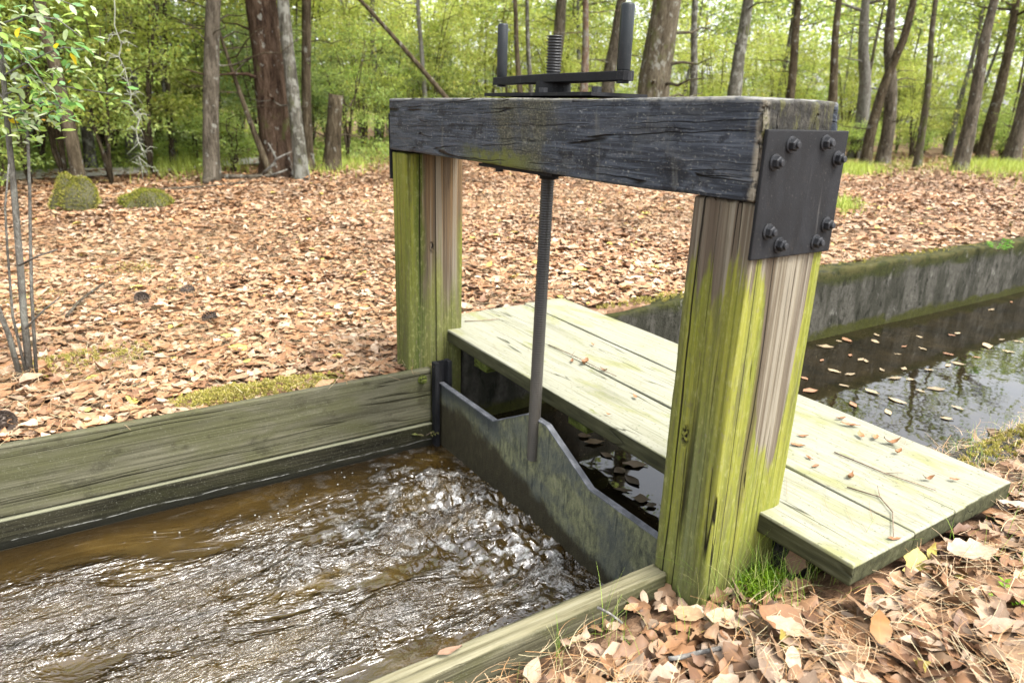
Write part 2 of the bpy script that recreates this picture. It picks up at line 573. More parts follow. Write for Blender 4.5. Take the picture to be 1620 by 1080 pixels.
# ---- bleached bridge planks with algae bloom
def mat_plank():
    g = G("bleached_plank")
    p = g.pos()
    x, y, z = g.sep(p)
    fine = g.noise(p, (2.2, 80, 80), 5, .6)
    c = g.ramp(fine, [(.25, (.47, .465, .32)), (.5, (.68, .675, .50)), (.75, (.77, .76, .61))])
    b = g.noise(p, (2.0, 5.5, 5), 5, .6, .4)
    c = g.mix(g.mr(b, .50, .68, 0, .7), c, (.50, .51, .17))
    b2 = g.noise(p, (3.2, 11, 5), 5, .65, .3, (5, 2, 1))
    c = g.mix(g.mr(b2, .59, .70, 0, .7), c, (.36, .41, .09))
    c = g.mix(g.mr(g.noise(p, (7, 16, 5), 4, .7, 0, (2, 9, 4)), .57, .7, 0, .55), c, (.70, .68, .58))
    c = g.mix(g.mr(g.noise(p, (60, 60, 60), 3, .7), .60, .70, 0, .7), c, (.15, .16, .08))
    c = g.mix(g.mr(g.noise(p, (4, 60, 9), 5, .75, 0, (3, 7, 1)), .54, .66, 0, .5), c, (.30, .31, .20))
    sidem = g.mr(z, .2055, .2115, 1, 0)  # plank sides: olive algae, plus the shade of these faces put into the colour
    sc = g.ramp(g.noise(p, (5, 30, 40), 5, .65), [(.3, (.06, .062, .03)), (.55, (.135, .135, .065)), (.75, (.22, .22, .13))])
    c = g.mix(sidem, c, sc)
    ck = g.mul(g.crack(p, (.7, 9, 5), .010, 2, (1, 4, 0)), g.mr(g.noise(p, (1.5, 5, 5), 2, .5, 0, (3, 3, 8)), .52, .58))
    c = g.mix(g.mul(ck, .85), c, (.08, .08, .04))
    h = g.m_('SUBTRACT', g.mul(fine, .5), ck)
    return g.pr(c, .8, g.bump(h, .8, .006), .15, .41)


def mat_iron(name, base, hi, sheen=.45, streak=True, alb=.6):
    g = G(name)
    p = g.pos()
    n1 = g.noise(p, (14, 14, 5), 5, .6, .3)
    c = g.mix(g.mr(n1, .4, .7), base, hi)
    if streak:
        s = g.noise(p, (30, 30, 1.6), 4, .65, .2, (2, 5, 1))
        c = g.mix(g.mr(s, .60, .72, 0, .5), c, (.15, .145, .14))
        c = g.mix(g.mr(g.noise(p, (26, 26, 20), 6, .8, 0, (7, 3, 4)), .6, .7, 0, .6), c, (.085, .07, .055))
    sp = g.noise(p, (160, 160, 160), 2, .6)
    c = g.mix(g.mr(sp, .66, .73, 0, .6), c, (.16, .155, .14))
    h = g.m_('ADD', g.noise(p, (220, 220, 220), 3, .6), g.mul(n1, .5))
    return g.pr(c, g.mr(n1, .35, .7, sheen + .08, sheen + .3), g.bump(h, .35, .003), .22, alb)


def mat_rod():
    g = G("screw_steel")
    p = g.pos()
    x, y, z = g.sep(p)
    n = g.noise(p, (20, 20, 9), 5, .65)
    worn = g.mr(g.m_('ADD', z, g.mul(g.m_('SUBTRACT', n, .5), .5)), .25, .95, 1, 0)
    c = g.mix(worn, g.mix(n, (.008, .009, .010), (.03, .031, .031)), g.mix(n, (.03, .027, .022), (.125, .112, .092)))
    return g.pr(c, .42, g.bump(n, .3, .003), .5, .8)


def mat_gate():
    g = G("algae_steel")
    p = g.pos()
    x, y, z = g.sep(p)
    n1 = g.noise(p, (34, 34, 15), 6, .75, .4)
    n2 = g.noise(p, (3.5, 4, 4), 4, .6)
    c = g.ramp(n1, [(.3, (.07, .075, .06)), (.45, (.19, .20, .13)), (.56, (.31, .315, .17)), (.7, (.42, .42, .27))])
    c = g.mix(g.mr(n2, .45, .62, 0, .55), c, (.12, .135, .14))
    dr = g.noise(p, (26, 26, 3), 5, .7, .2, (5, 1, 2))
    c = g.mix(g.mr(dr, .55, .66, 0, .75), c, (.035, .042, .048))
    upl = g.mul(g.mr(x, -1.75, -1.55, 1, 0), g.mr(g.m_('ADD', z, g.mul(g.m_('SUBTRACT', n1, .5), .25)), -.22, -.11))
    c = g.mix(g.mul(upl, .8), c, (.04, .048, .056))
    # slimy waterline band
    wl = g.mr(x, -2.2, -.5, -.19, -.45)
    wm = g.m_('ADD', g.m_('SUBTRACT', wl, z), g.mul(g.m_('SUBTRACT', g.noise(p, (6, 6, 6), 5, .65), .5), .22))
    c = g.mix(g.mr(wm, -.03, .05, 0, .93), c, g.mix(n1, (.03, .026, .014), (.085, .07, .04)))
    h = g.m_('ADD', n1, g.noise(p, (120, 120, 120), 3, .7))
    return g.pr(c, .75, g.bump(h, .8, .006), .12, .62)


def mat_concrete():
    g = G("mossy_concrete")
    p = g.pos()
    x, y, z = g.sep(p)
    n1 = g.noise(p, (4, 1.5, 4), 5, .65, .3)
    c = g.ramp(g.noise(p, (20, 20, 20), 5, .7), [(.3, (.13, .125, .10)), (.6, (.27, .255, .21)), (.75, (.36, .34, .29))])
    c = g.mix(g.mr(g.noise(p, (3, 4.5, 1.4), 4, .6, .2, (4, 1, 2)), .44, .60, 0, .8), c, (.075, .075, .05))
    mz = g.m_('ADD', g.mr(z, -.05, .2, 0, 1), g.mul(g.m_('SUBTRACT', n1, .5), 2.0))
    c = g.mix(g.mr(mz, .45, .95, 0, .95), c, g.mix(g.noise(p, (25, 25, 25), 4, .8), (.012, .015, .006), (.17, .19, .04)))
    c = g.mix(g.mr(g.noise(p, (16, 12, 4.5), 6, .8, .3, (9, 4, 2)), .53, .62, 0, .85), c, (.03, .032, .017))
    c = g.mix(g.mr(g.noise(p, (13, 6, 5), 5, .75, .3, (1, 4, 7)), .6, .68, 0, .7), c, (.5, .48, .42))
    mb = g.m_('ADD', g.mr(z, -.42, -.22, 1, 0), g.mul(g.m_('SUBTRACT', g.noise(p, (3, 2.5, 5), 5, .65, 0, (1, 2, 8)), .5), 1.8))
    c = g.mix(g.mr(mb, .5, .85, 0, .9), c, g.mix(g.noise(p, (30, 20, 30), 4, .8), (.02, .024, .008), (.22, .23, .03)))
    c = g.mix(g.mr(g.noise(p, (30, 30, 9), 4, .7, 0, (7, 7, 1)), .62, .72, 0, .8), c, (.02, .022, .012))
    tp = g.mul(g.mr(g.m_('ADD', z, g.mul(g.noise(p, (2, 2, 2), 3), .1)), .17, .26), .8)
    c = g.mix(g.mul(tp, g.mr(g.noise(p, (9, 6, 9), 4, .7), .4, .55)), c, (.22, .20, .07))
    h = g.m_('ADD', n1, g.noise(p, (60, 60, 60), 4, .7))
    return g.pr(c, .9, g.bump(h, .8, .012), .1, .30)


def mat_ground():
    g = G("forest_floor")
    p = g.pos()
    x, y, z = g.sep(p)
    cellc = g.vor(p, (15, 15, 6), 'F1', "Color")
    cx, cy, cz = g.sep(cellc)
    c = g.ramp(cx, [(.0, (.09, .05, .03)), (.3, (.22, .125, .07)), (.6, (.34, .205, .125)), (.85, (.43, .28, .18)), (1, (.16, .085, .045))])
    c = g.mix(g.mr(g.noise(p, (1.4, 1.4, 1), 4, .6), .4, .65, 0, .6), c, (.17, .10, .055))
    nd = g.noise(g.pos(), (70, 22, 40), 5, .8, 1.5)
    c = g.mix(g.mr(nd, .42, .58, .65, 0), c, (.07, .038, .02))
    # ground cover taking over inside the wood
    far = g.m_('ADD', g.mr(x, -20, -13, 1, 0), g.mul(g.m_('SUBTRACT', g.noise(p, (.35, .35, 1), 4, .6), .5), 1.6))
    far = g.mul(far, g.mr(y, 3, 9, 1, .35))
    c = g.mix(g.mr(far, .3, .8, 0, .9), c, g.ramp(g.noise(p, (3, 3, 1), 5, .7), [(.3, (.06, .09, .025)), (.6, (.16, .20, .06)), (.8, (.25, .24, .12))]))
    h = g.m_('ADD', g.vor(p, (15, 15, 6)), g.noise(p, (30, 30, 30), 4, .6))
    return g.pr(c, .9, g.bump(h, .5, .02), .2)


def mat_leaf(name, transl=.0, rough=.6, spec=.25, vary=.25):
    g = G(name)
    a = g.new("ShaderNodeAttribute", attribute_name="Col")
    col = a.outputs["Color"]
    al = a.outputs["Alpha"]
    col = g.mix(g.mr(al, .03, .10, .45, 0), col, g.mix(1.0, col, (1.5, 1.45, 1.4), 'MULTIPLY'))
    kk = .78 if transl == 0 else .91
    col = g.mix(1.0, col, (kk, kk, kk), 'MULTIPLY')
    p = g.obj()
    nz = g.noise(p, (45, 45, 45), 5, .7)
    col = g.mix(g.mr(nz, .35, .7, vary, 0), col, (.08, .05, .03) if transl == 0 else (.03, .06, .01))
    b = g.new("ShaderNodeBsdfPrincipled")
    g.put(b.inputs["Base Color"], col)
    b.inputs["Roughness"].default_value = rough
    b.inputs["Specular IOR Level"].default_value = spec
    if transl > 0:
        t = g.new("ShaderNodeBsdfTranslucent")
        tc = g.mix(.55, col, g.mix(1, col, (1.2, 1.25, .75), 'MULTIPLY'))
        g.put(t.inputs["Color"], tc)
        mx = g.new("ShaderNodeMixShader")
        mx.inputs[0].default_value = transl
        g.t.links.new(b.outputs[0], mx.inputs[1])
        g.t.links.new(t.outputs[0], mx.inputs[2])
        g.t.links.new(mx.outputs[0], g.out.inputs[0])
    else:
        g.t.links.new(b.outputs[0], g.out.inputs[0])
    return g.m


def mat_bark(name, a, b, c, lichen=0.0, moss=0.0):
    g = G(name)
    p = g.obj()
    x, y, z = g.sep(p)
    n = g.m_('ADD', g.mul(g.noise(p, (11, 11, 2.2), 6, .75, .5), .7), g.mul(g.noise(p, (34, 34, 12), 4, .8, 0, (3, 3, 3)), .3))
    col = g.ramp(n, [(.39, a), (.5, b), (.6, c)])
    if lichen:
        l = g.noise(p, (7, 7, 5), 5, .65, 0, (3, 1, 2))
        col = g.mix(g.mr(l, .62 - lichen * .15, .66 - lichen * .1, 0, .85), col, (.36, .36, .31))
    if moss:
        l = g.noise(p, (4, 4, 2.2), 5, .65, 0, (1, 7, 2))
        col = g.mix(g.mr(l, .62 - moss * .2, .72 - moss * .15, 0, .8), col, (.12, .13, .04))
    return g.pr(col, .95, g.bump(n, 1.0, .06), .1, .62)


def mat_water_fast():
    g = G("running_water")
    p = g.pos()
    x, y, z = g.sep(p)
    bed = g.noise(p, (2.6, 1.1, 1), 5, .6, .6)
    c = g.ramp(bed, [(.3, (.007, .0042, .001)), (.5, (.033, .0195, .0045)), (.7, (.078, .05, .013))])
    wl = g.mr(g.m_('ADD', x, g.mul(g.noise(p, (2, 2, 2), 3), .1)), -2.33, -2.12, .85, 0)  # dark reflection of the left wall, painted into the water colour
    c = g.mix(wl, c, (.012, .008, .004))
    fine = g.noise(p, (40, 19, 40), 3, .6, 2.0)
    med = g.noise(p, (15, 6, 12), 3, .55, 1.4, (3, 3, 3))
    calm = g.mr(g.m_('ADD', x, g.mul(g.m_('SUBTRACT', g.noise(p, (1.4, 1.4, 1), 3), .5), .8)), -2.15, -1.65, .10, 1)
    gust = g.mr(g.noise(p, (2.6, 1.15, 1), 5, .62, 1.0, (6, 2, 1)), .43, .58, .10, 1.35)
    h = g.mul(g.mul(g.m_('ADD', g.mul(fine, .34), g.mul(med, 1.0)), calm), gust)
    nm = g.bump(h, 1.0, .045)
    fo = g.sep(g.new("ShaderNodeAttribute", attribute_name="Col").outputs["Color"])[0]
    fo = g.mul(fo, g.mr(g.noise(p, (90, 70, 90), 3, .7), .42, .58, .25, 1))
    b = g.new("ShaderNodeBsdfPrincipled")
    g.put(b.inputs["Base Color"], g.mix(fo, c, (.62, .63, .62)))
    g.put(b.inputs["Roughness"], g.mr(fo, 0, 1, .03, .35))
    b.inputs["IOR"].default_value = 1.95
    b.inputs["Specular IOR Level"].default_value = .5
    g.put(b.inputs["Normal"], nm)
    g.t.links.new(b.outputs[0], g.out.inputs[0])
    return g.m


def mat_water_still():
    g = G("still_water")
    p = g.pos()
    c = g.ramp(g.noise(p, (3, 3, 1), 5, .65), [(.35, (.006, .005, .0025)), (.6, (.017, .0125, .006)), (.75, (.034, .025, .011))])
    sp = g.noise(p, (60, 60, 1), 3, .7)
    c = g.mix(g.mr(sp, .66, .72, 0, .7), c, (.22, .18, .11))
    h = g.noise(p, (5, 5, 5), 2, .5)
    return g.pr(c, .02, g.bump(h, .06, .02), .5, IOR=1.5)


MAT = dict(
    beam=mat_beam(), postR=mat_post('right'), postL=mat_post('left'),
    boardL=mat_board("olive_board", (.22, .21, .14), (.135, .135, .065), (.11, .105, .065), None, 0.0),
    boardW=mat_board("wet_board", (.075, .07, .042), (.035, .035, .016), (.02, .019, .012), (-.60, -.30)),
    boardR=mat_board("grey_board", (.25, .235, .15), (.14, .14, .06), (.11, .10, .06), None, -.048),
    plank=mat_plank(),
    joist=mat_board("green_joist", (.20, .24, .05), (.14, .18, .03), (.06, .07, .02)),
    iron=mat_iron("black_iron", (.010, .0105, .0125), (.024, .025, .029), .55),
    bolt=mat_iron("bolt_iron", (.03, .032, .037), (.06, .063, .07), .35, False),
    rod=mat_rod(),
    handle=mat_iron("worn_handle", (.02, .026, .03), (.035, .04, .045), .22, False),
    lip=mat_iron("pale_edge_steel", (.17, .18, .20), (.36, .37, .40), .6, False, .6),  # paler blue-grey steel for the strip along the gate's top edge
    gate=mat_gate(), concrete=mat_concrete(), ground=mat_ground(),
    dead=mat_leaf("dead_leaf", 0, .55, .3, .35), needle=mat_leaf("pine_needle", 0, .6, .2, .1),
    leaf=mat_leaf("green_leaf", .55, .6, .12, .08), moss=mat_leaf("moss_fuzz", .25, .9, .05, .25),
    grass=mat_leaf("grass_blade", .35, .5, .2, .05),
    bark_grey=mat_bark("grey_bark", (.05, .042, .030), (.145, .122, .088), (.26, .225, .175), .25),
    bark_brown=mat_bark("brown_bark", (.035, .027, .016), (.11, .085, .052), (.20, .165, .108), .1),
    bark_red=mat_bark("red_bark", (.028, .017, .011), (.095, .060, .038), (.18, .125, .085), .08, .3),
    bark_lichen=mat_bark("lichen_bark", (.06, .055, .04), (.15, .14, .11), (.25, .24, .20), .8, .2),
    bark_moss=mat_bark("mossy_bark", (.055, .045, .03), (.15, .125, .085), (.23, .20, .14), .4, .6),
    bark_pale=mat_bark("pale_bark", (.13, .12, .10), (.26, .245, .21), (.36, .345, .31), .5),
    bark_pink=mat_bark("flaky_bark", (.13, .085, .06), (.28, .19, .13), (.36, .30, .24), .75),
    water=mat_water_fast(), still=mat_water_still(),
)
_g = G("bubble_foam")
MAT["foam"] = _g.pr((.42, .43, .42), .06, None, .9, Transmission_Weight=.5)
_g = G("pale_sand")
MAT["sand"] = _g.pr(_g.ramp(_g.noise(_g.pos(), (2, 2, 1), 5, .7), [(.3, (.36, .34, .30)), (.7, (.55, .53, .49))]), .9)
_g = G("dry_twig")
MAT["twig"] = _g.pr(_g.ramp(_g.noise(_g.obj(), (40, 40, 40), 4, .7), [(.35, (.11, .075, .05)), (.65, (.30, .23, .17))]), .85)
_g = G("grey_stick")
MAT["stick"] = _g.pr(_g.ramp(_g.noise(_g.obj(), (30, 30, 30), 4, .7), [(.35, (.09, .08, .07)), (.55, (.22, .21, .19)), (.7, (.5, .5, .46))]), .85)
_g = G("moss_strand")
MAT["strand"] = _g.pr((.25, .26, .20), .9)


# ------------------------------------------------------------------ ground, channel
XL, XR = -2.41, -.20          # trench sides (behind the boards / walls)


def gh(x, y):
    x = np.asarray(x, float)
    y = np.asarray(y, float)
    left = -.04 + .20 * sstep(-.1, 1.4, y) + .05 * sstep(2.0, 5.0, y)
    left = left * (1 - .5 * sstep(-6, -12, x)) + .10 * fbm(x, y, .35, 3, 1) * sstep(-2.6, -4.5, x) + .035 * fbm(x, y, 1.7, 3, 4) * sstep(-2.45, -3.0, x)
    right = -.150 + .10 * sstep(-.4, .9, y) + .15 * sstep(-.05, .45, x) + .03 * fbm(x, y, 2.2, 3, 2)
    return np.where(x < -1.3, left, right)


def axis_lines(spec):
    out = []
    for a, b, st in spec:
        out += list(np.arange(a, b - 1e-6, st))
    return out


gxl = sorted(set(axis_lines([(-260, -60, 20), (-60, -20, 2), (-20, -8, .4), (-8, -2.5, .1)]) + [-2.475, XL - .045, XL - .04, XR + .045, XR + .05, -.03, -.025] + axis_lines([(.02, 2.5, .08), (2.5, 12, .6), (12, 60, 6), (60, 261, 20)])))
gyl = sorted(set(axis_lines([(-120, -20, 10), (-20, -6, 1), (-6, -2.5, .15), (-2.5, .3, .08), (.355, .365, .01), (.43, 3, .08), (3.01, 10, .2), (10, 40, .8), (40, 80, 5), (80, 261, 20)])))
gxl, gyl = np.array(gxl), np.array(gyl)
GX, GY = np.meshgrid(gxl, gyl, indexing='ij')
GZ = gh(GX, GY)
trench = (GX > XL - .0425) & (GX < np.where(GY < .36, XR + .0475, -.0275))
GZ = np.where(trench, -1.0, GZ)
nx, ny = GX.shape
I = np.arange(nx * ny).reshape(nx, ny)
gf = np.stack([I[:-1, :-1], I[1:, :-1], I[1:, 1:], I[:-1, 1:]], -1).reshape(-1, 4)
ground = mesh_obj("ground", np.stack([GX, GY, GZ], -1).reshape(-1, 3), gf, MAT["ground"])
tag(ground, kind="structure")

# sandy path far back on the left
pp = []
for u, D in ((-260, 15.5), (-100, 16.2), (60, 17.0), (200, 17.5), (330, 18.4), (420, 19.5)):
    a = at_dist(u, 290, D)
    b = at_dist(u, 290, D + 1.6)
    pp += [(a[0], a[1], float(gh(a[0], a[1])) + .05), (b[0], b[1], float(gh(b[0], b[1])) + .06)]
tag(mesh_obj("path", pp, [(2 * i, 2 * i + 1, 2 * i + 3, 2 * i + 2) for i in range(5)], MAT["sand"]), kind="structure")

# running water below the gate
ZW = -.52


def water_mesh():
    xs = np.linspace(XL + .02, XR - .02, 260)
    ys = np.concatenate([np.arange(-9, -2.6, .12), np.arange(-2.6, .215, .0095)])
    X, Y = np.meshgrid(xs, ys, indexing='ij')
    flow = sstep(-2.2, -1.75, X + .25 * vnoise(X, Y, 1.3, 9))
    wx = X + .12 * vnoise(X, Y, 2.2, 3)
    Z = .014 * fbm(wx * 2.2, Y * 1.0, 1.7, 3, 5) * (.2 + .8 * flow)
    Z += .004 * fbm(wx * 1.9 + .3 * Y, Y * 1.1, 6.5, 4, 8) * flow
    # boil where the water shoots from under the gate
    cx = X + 1.45 - .55 * (Y + .1)
    boil = np.exp(-((Y + .0) / .30) ** 2 - (cx / .60) ** 2)
    boil += .22 * np.exp(-((Y + .55) / .5) ** 2 - ((X + 1.6) / .5) ** 2)
    rid = 1 - 2 * np.abs(vnoise(X + .05 * vnoise(X, Y, 9, 2), Y, 11, 21)) * 2
    rid2 = np.abs(vnoise(X, Y, 19, 23)) * 2
    rid3 = 1 - 4 * np.abs(vnoise(X + .03 * vnoise(X, Y, 15, 12), Y, 27, 61))
    Z += boil * (.030 * rid * np.abs(rid) ** .4 + .030 * rid2 + .020 * rid3 + .03 * vnoise(X, Y, 5, 27))
    foam = .6 * np.clip(boil * 1.05 + .15 * np.exp(-((Y + .5) / .6) ** 2 - ((X + 1.3) / .6) ** 2), 0, 1) * sstep(.16, .42, fbm(X, Y, 21, 4, 71) + .35 * rid3 * .35 + .03)
    n0, n1 = X.shape
    I = np.arange(n0 * n1).reshape(n0, n1)
    F = np.stack([I[:-1, :-1], I[1:, :-1], I[1:, 1:], I[:-1, 1:]], -1).reshape(-1, 4)
    return np.stack([X, Y, ZW + Z], -1).reshape(-1, 3), F, np.repeat(foam.reshape(-1, 1), 3, 1)


_v, _f, _c = water_mesh()
tag(mesh_obj("water", _v, _f, MAT["water"], col=_c), kind="structure")
sv = [(XL + .01, .232, -.43), (-.045, .232, -.43), (-.045, 39, -.43), (XL + .01, 39, -.43)]
tag(mesh_obj("still_water", sv, [(0, 1, 2, 3)], MAT["still"]), kind="structure")

# foam bubbles drifting on the brown water
mb = MB()
ico = bmesh.new()
bmesh.ops.create_icosphere(ico, subdivisions=2, radius=1)
iv = np.array([v.co[:] for v in ico.verts])
iff = [[v.index for v in f.verts] for f in ico.faces]
ico.free()
bub = []
for u, v in ((455, 800), (410, 817), (490, 806), (380, 815), (545, 755), (600, 770), (615, 768), (640, 778), (582, 786), (600, 780), (645, 760), (660, 765),
             (440, 812), (345, 840), (330, 868), (284, 842), (382, 843), (520, 800), (245, 842), (560, 790), (655, 790), (690, 760), (215, 815)):
    bub.append((on_plane(u, v, 2, ZW), random.uniform(.004, .009)))
for k in range(190):
    y = random.gauss(-.3, .35)
    x = -1.55 + .5 * (y + .1) + random.gauss(0, .38)
    if y < .16 and -2.3 < x < -.4:
        bub.append(((x, y, ZW + .01), random.uniform(.002, .006)))
for p, r in bub:
    mb.add(iv * (r, r, r * .8) + np.array(p) + (0, 0, r * .2), iff)
tag(mb.build("foam_bubbles", MAT["foam"]), "white foam bubbles drifting on the brown running water", "foam", kind="stuff")

# ------------------------------------------------------------------ sluice frame
FR = thing("sluice_gantry", (-1.29, .19, -.1), "weathered timber sluice gate frame with dark crossbeam on two green algae posts", "gate frame")
FO = (-1.29, .19, -.1)


def beam_warp(p):
    x, y, z = p
    t = -x / 2.585
    z += -.012 * t * sstep(1.45, 1.59, z) + .004 * math.sin(x * 2.1)
    if x > -.10:                                   # ragged sawn end
        k = (x + .10) / .10
        if z > 1.50:
            z -= k * (.012 * max(0, mnoise.noise((y * 30, z * 4, 3.3))) + .006)
        if y > .31 and z > 1.36:
            x -= .03 * k * max(0, mnoise.noise((y * 22, z * 9, 1.3)) + .35)
    if abs(y - .322) < .011 and x > -.03 and z > 1.42:
        x -= .04
    return np.array((x, y, z))


V, F = rough_box((-2.585, 0, 1.30), (0, .367, 1.59), (.03, .022, .02), .007, .003, (3, 22, 22), beam_warp, .006, 3.1, .0035, (1.2, 14, 14))
mesh_obj("crossbeam", V, F, MAT["beam"], FR, FO)


def post_warp_R(p):
    x, y, z = p
    return np.array((x, y, z))


V, F = rough_box((-.243, .017, -.9), (0, .373, 1.297), (.011, .012, .06), .007, .0025, (30, 30, 1.2), None, .004, 5.2, .0045, (17, 17, .5))
mesh_obj("post", V, F, MAT["postR"], FR, FO)
V, F = rough_box((-2.595, .017, -.9), (-2.412, .388, 1.29), (.012, .012, .06), .007, .0025, (30, 30, 1.2), None, .004, 8.2, .0045, (15, 15, .5))
mesh_obj("post", V, F, MAT["postL"], FR, FO)


def bolt_mesh(sgn):
    m = MB()
    ring = lambda x, r, n=18, ph=0: [(x, r * math.cos(2 * math.pi * k / n + ph), r * math.sin(2 * math.pi * k / n + ph)) for k in range(n)]

    def lathe(prof, n, ph=0):
        v, f = [], []
        for x, r in prof:
            v += ring(x * sgn, r, n, ph)
        for i in range(len(prof) - 1):
            for k in range(n):
                k2 = (k + 1) % n
                q = [i * n + k, i * n + k2, (i + 1) * n + k2, (i + 1) * n + k]
                f.append(q if sgn < 0 else q[::-1])
        f.append([(len(prof) - 1) * n + k for k in range(n)][::(1 if sgn > 0 else -1)])
        m.add(v, f)
    lathe([(0, .0225), (.003, .0235), (.005, .0225), (.0055, .015)], 20)
    lathe([(.0055, .0165), (.006, .0175), (.019, .0175), (.0215, .0155), (.022, .010)], 6, .35)
    lathe([(.0215, .0095), (.028, .0095), (.030, .0080)], 12)
    return m


def side_plate(x0, x1, sgn, pts):
    V, F = rough_box((x0, .006, 1.136), (x1, .381, 1.501), (.02, .03, .03), .0025, .0008, (20, 20, 20), None, 0, 1.0)
    pl = mesh_obj("side_plate", V, F, MAT["iron"], FR, FO, smooth=True)
    for q in pts:
        m = bolt_mesh(sgn)
        xs = x1 if sgn > 0 else x0
        a = random.uniform(0, 1)
        v = []
        for p in m.v:
            y, z = p[1], p[2]
            v.append((p[0] + xs, q[0] + y * math.cos(a) - z * math.sin(a), q[1] + y * math.sin(a) + z * math.cos(a)))
        m.v = v
        mesh_obj("bolt", np.array(m.v), m.f, MAT["bolt"], pl, FO, smooth=False)


bp = [(.113, 1.461), (.27, 1.466), (.052, 1.413), (.339, 1.42), (.065, 1.217), (.123, 1.174), (.354 - .015, 1.222), (.30, 1.171)]
side_plate(.002, .014, 1, bp)
side_plate(-2.612, -2.599, -1, bp)

# bearing plates above and below the beam
m = MB()
m.box((-1.61, .055, 1.593), (-.83, .335, 1.606))
m.build("bearing_plate", MAT["iron"], FR, FO, False)
m = MB()
m.box((-1.61, .03, 1.283), (-1.02, .335, 1.2965))
m.build("bearing_plate", MAT["iron"], FR, FO, False)
for bx, by, z, s in ((-1.19, .09, 1.606, 1), (-.88, .12, 1.606, 1), (-1.52, .09, 1.283, -1), (-1.52, .3, 1.606, 1)):
    m = MB()
    m.tube([(bx, by, z), (bx, by, z + s * .02)], .02, 6)
    m.build("bolt", MAT["bolt"], FR, FO, False)
# guide channels that hold the gate
for gx, s in ((-2.366, 1), (-.245, -1)):
    m = MB()
    m.box((min(gx, gx + s * .05), .150, -.9), (max(gx, gx + s * .05), .178, .045))
    m.box((min(gx, gx + s * .055), .236, -.9), (max(gx, gx + s * .055), .262, .048))
    m.box((min(gx, gx + s * .010), .178, -.9), (max(gx, gx + s * .010), .236, .044))
    m.build("gate_guide", MAT["iron"], FR, FO, False)

# ------------------------------------------------------------------ gate leaf with screw, and crank
GT = thing("sluice_gate", (-1.28, .205, -.52), "grey steel sluice gate plate hung on a long threaded rod", "sluice gate")
GO = (-1.28, .205, -.52)
prof = [(-2.35, -.10), (-1.70, -.10), (-1.36, .075), (-1.20, .075), (-.845, -.10), (-.27, -.10)]
ya, yb = .196, .222
v = [(-2.35, ya, -.95)] + [(x, ya, z) for x, z in prof] + [(-.27, ya, -.95)]
n = len(v)
v += [(x, yb, z) for x, y, z in v]
f = [list(range(n))[::-1], [n + i for i in range(n)]] + [[i, (i + 1) % n, n + (i + 1) % n, n + i] for i in range(n)]
gp = mesh_obj("gate_plate", v, f, MAT["gate"], GT, GO, smooth=False)
v, f = [], []
for i, (x, z) in enumerate(prof):
    v += [(x, ya - .003, z - .004), (x, yb + .003, z - .004), (x, yb + .003, z + .003), (x, ya - .003, z + .003)]
    if i:
        a, b = 4 * (i - 1), 4 * i
        for k in range(4):
            f.append([a + k, a + (k + 1) % 4, b + (k + 1) % 4, b + k])
f += [[0, 1, 2, 3][::-1], [4 * (len(prof) - 1) + k for k in range(4)]]
mesh_obj("edge_strip", v, f, MAT["lip"], gp, GO, smooth=False)
# threaded rod
m = MB()
pts, rad = [], []
zb, zt, pitch = -.15, 1.850, .0115
k = int((zt - zb) / pitch)
for i in range(k):
    for dz, r in ((0, .0275), (.30, .0285), (.42, .0335), (.62, .0335), (.74, .0285)) if zb + i * pitch > 1.6 else ((0, .0272), (.35, .0305), (.62, .0305)):
        z = zb + (i + dz) * pitch
        t = (z - zb) / (zt - zb)
        pts.append((-1.297 + .019 * t, .19 if z < .1 else .19 + .012 * min(1, (z - .1) / 1.5), z))
        rad.append(r)
m.tube(pts, rad, 18)
m.build("threaded_rod", MAT["rod"], GT, GO)
m = MB()
m.tube([(-1.277, .202, 1.281), (-1.277, .202, 1.262)], .052, 24)
m.tube([(-1.277, .202, 1.262), (-1.277, .202, 1.249)], .043, 24)
m.build("collar", MAT["iron"], GT, GO, False)

CK = thing("crank_handle", (-1.277, .202, 1.606), "black iron double crank with two upright grips on top of the beam", "crank")
CO = (-1.277, .202, 1.606)
m = MB()
m.tube([(-1.277, .202, 1.6075), (-1.277, .202, 1.655)], [.078, .074], 28)
m.build("hub", MAT["iron"], CK, CO, False)
m = MB()
hz = 1.664
for (xa, xb, s) in ((-1.75, -1.277, -1), (-1.277, -.775, 1)):
    pass
out = []
L0, L1 = -1.765, -.762
yc = lambda x: .212 - .03 * (x + 1.72) / .92
for x, hw in ((L0 + .004, .018), (L0 + .018, .030), (-1.62, .032), (-1.42, .055), (-1.277, .068), (-1.13, .055), (-.92, .034), (-.80, .034), (L1 - .012, .026), (L1, .012)):
    out.append((x, hw))
top = [(x, yc(x) - h) for x, h in out] + [(x, yc(x) + h) for x, h in out[::-1]]
n = len(top)
lv = []
for z, ins in ((hz - .015, .002), (hz - .0125, 0), (hz + .0165, 0), (hz + .019, .002)):
    for x, y in top:
        cy = yc(x)
        lv.append((x, cy + (y - cy) * (1 - ins / .03), z))
f = [list(range(n)), [3 * n + i for i in range(n)][::-1]]
for l in range(3):
    f += [[l * n + (i + 1) % n, l * n + i, (l + 1) * n + i, (l + 1) * n + (i + 1) % n] for i in range(n)]
cb = mesh_obj("crank_bar", lv, f, MAT["iron"], CK, CO, smooth=False)
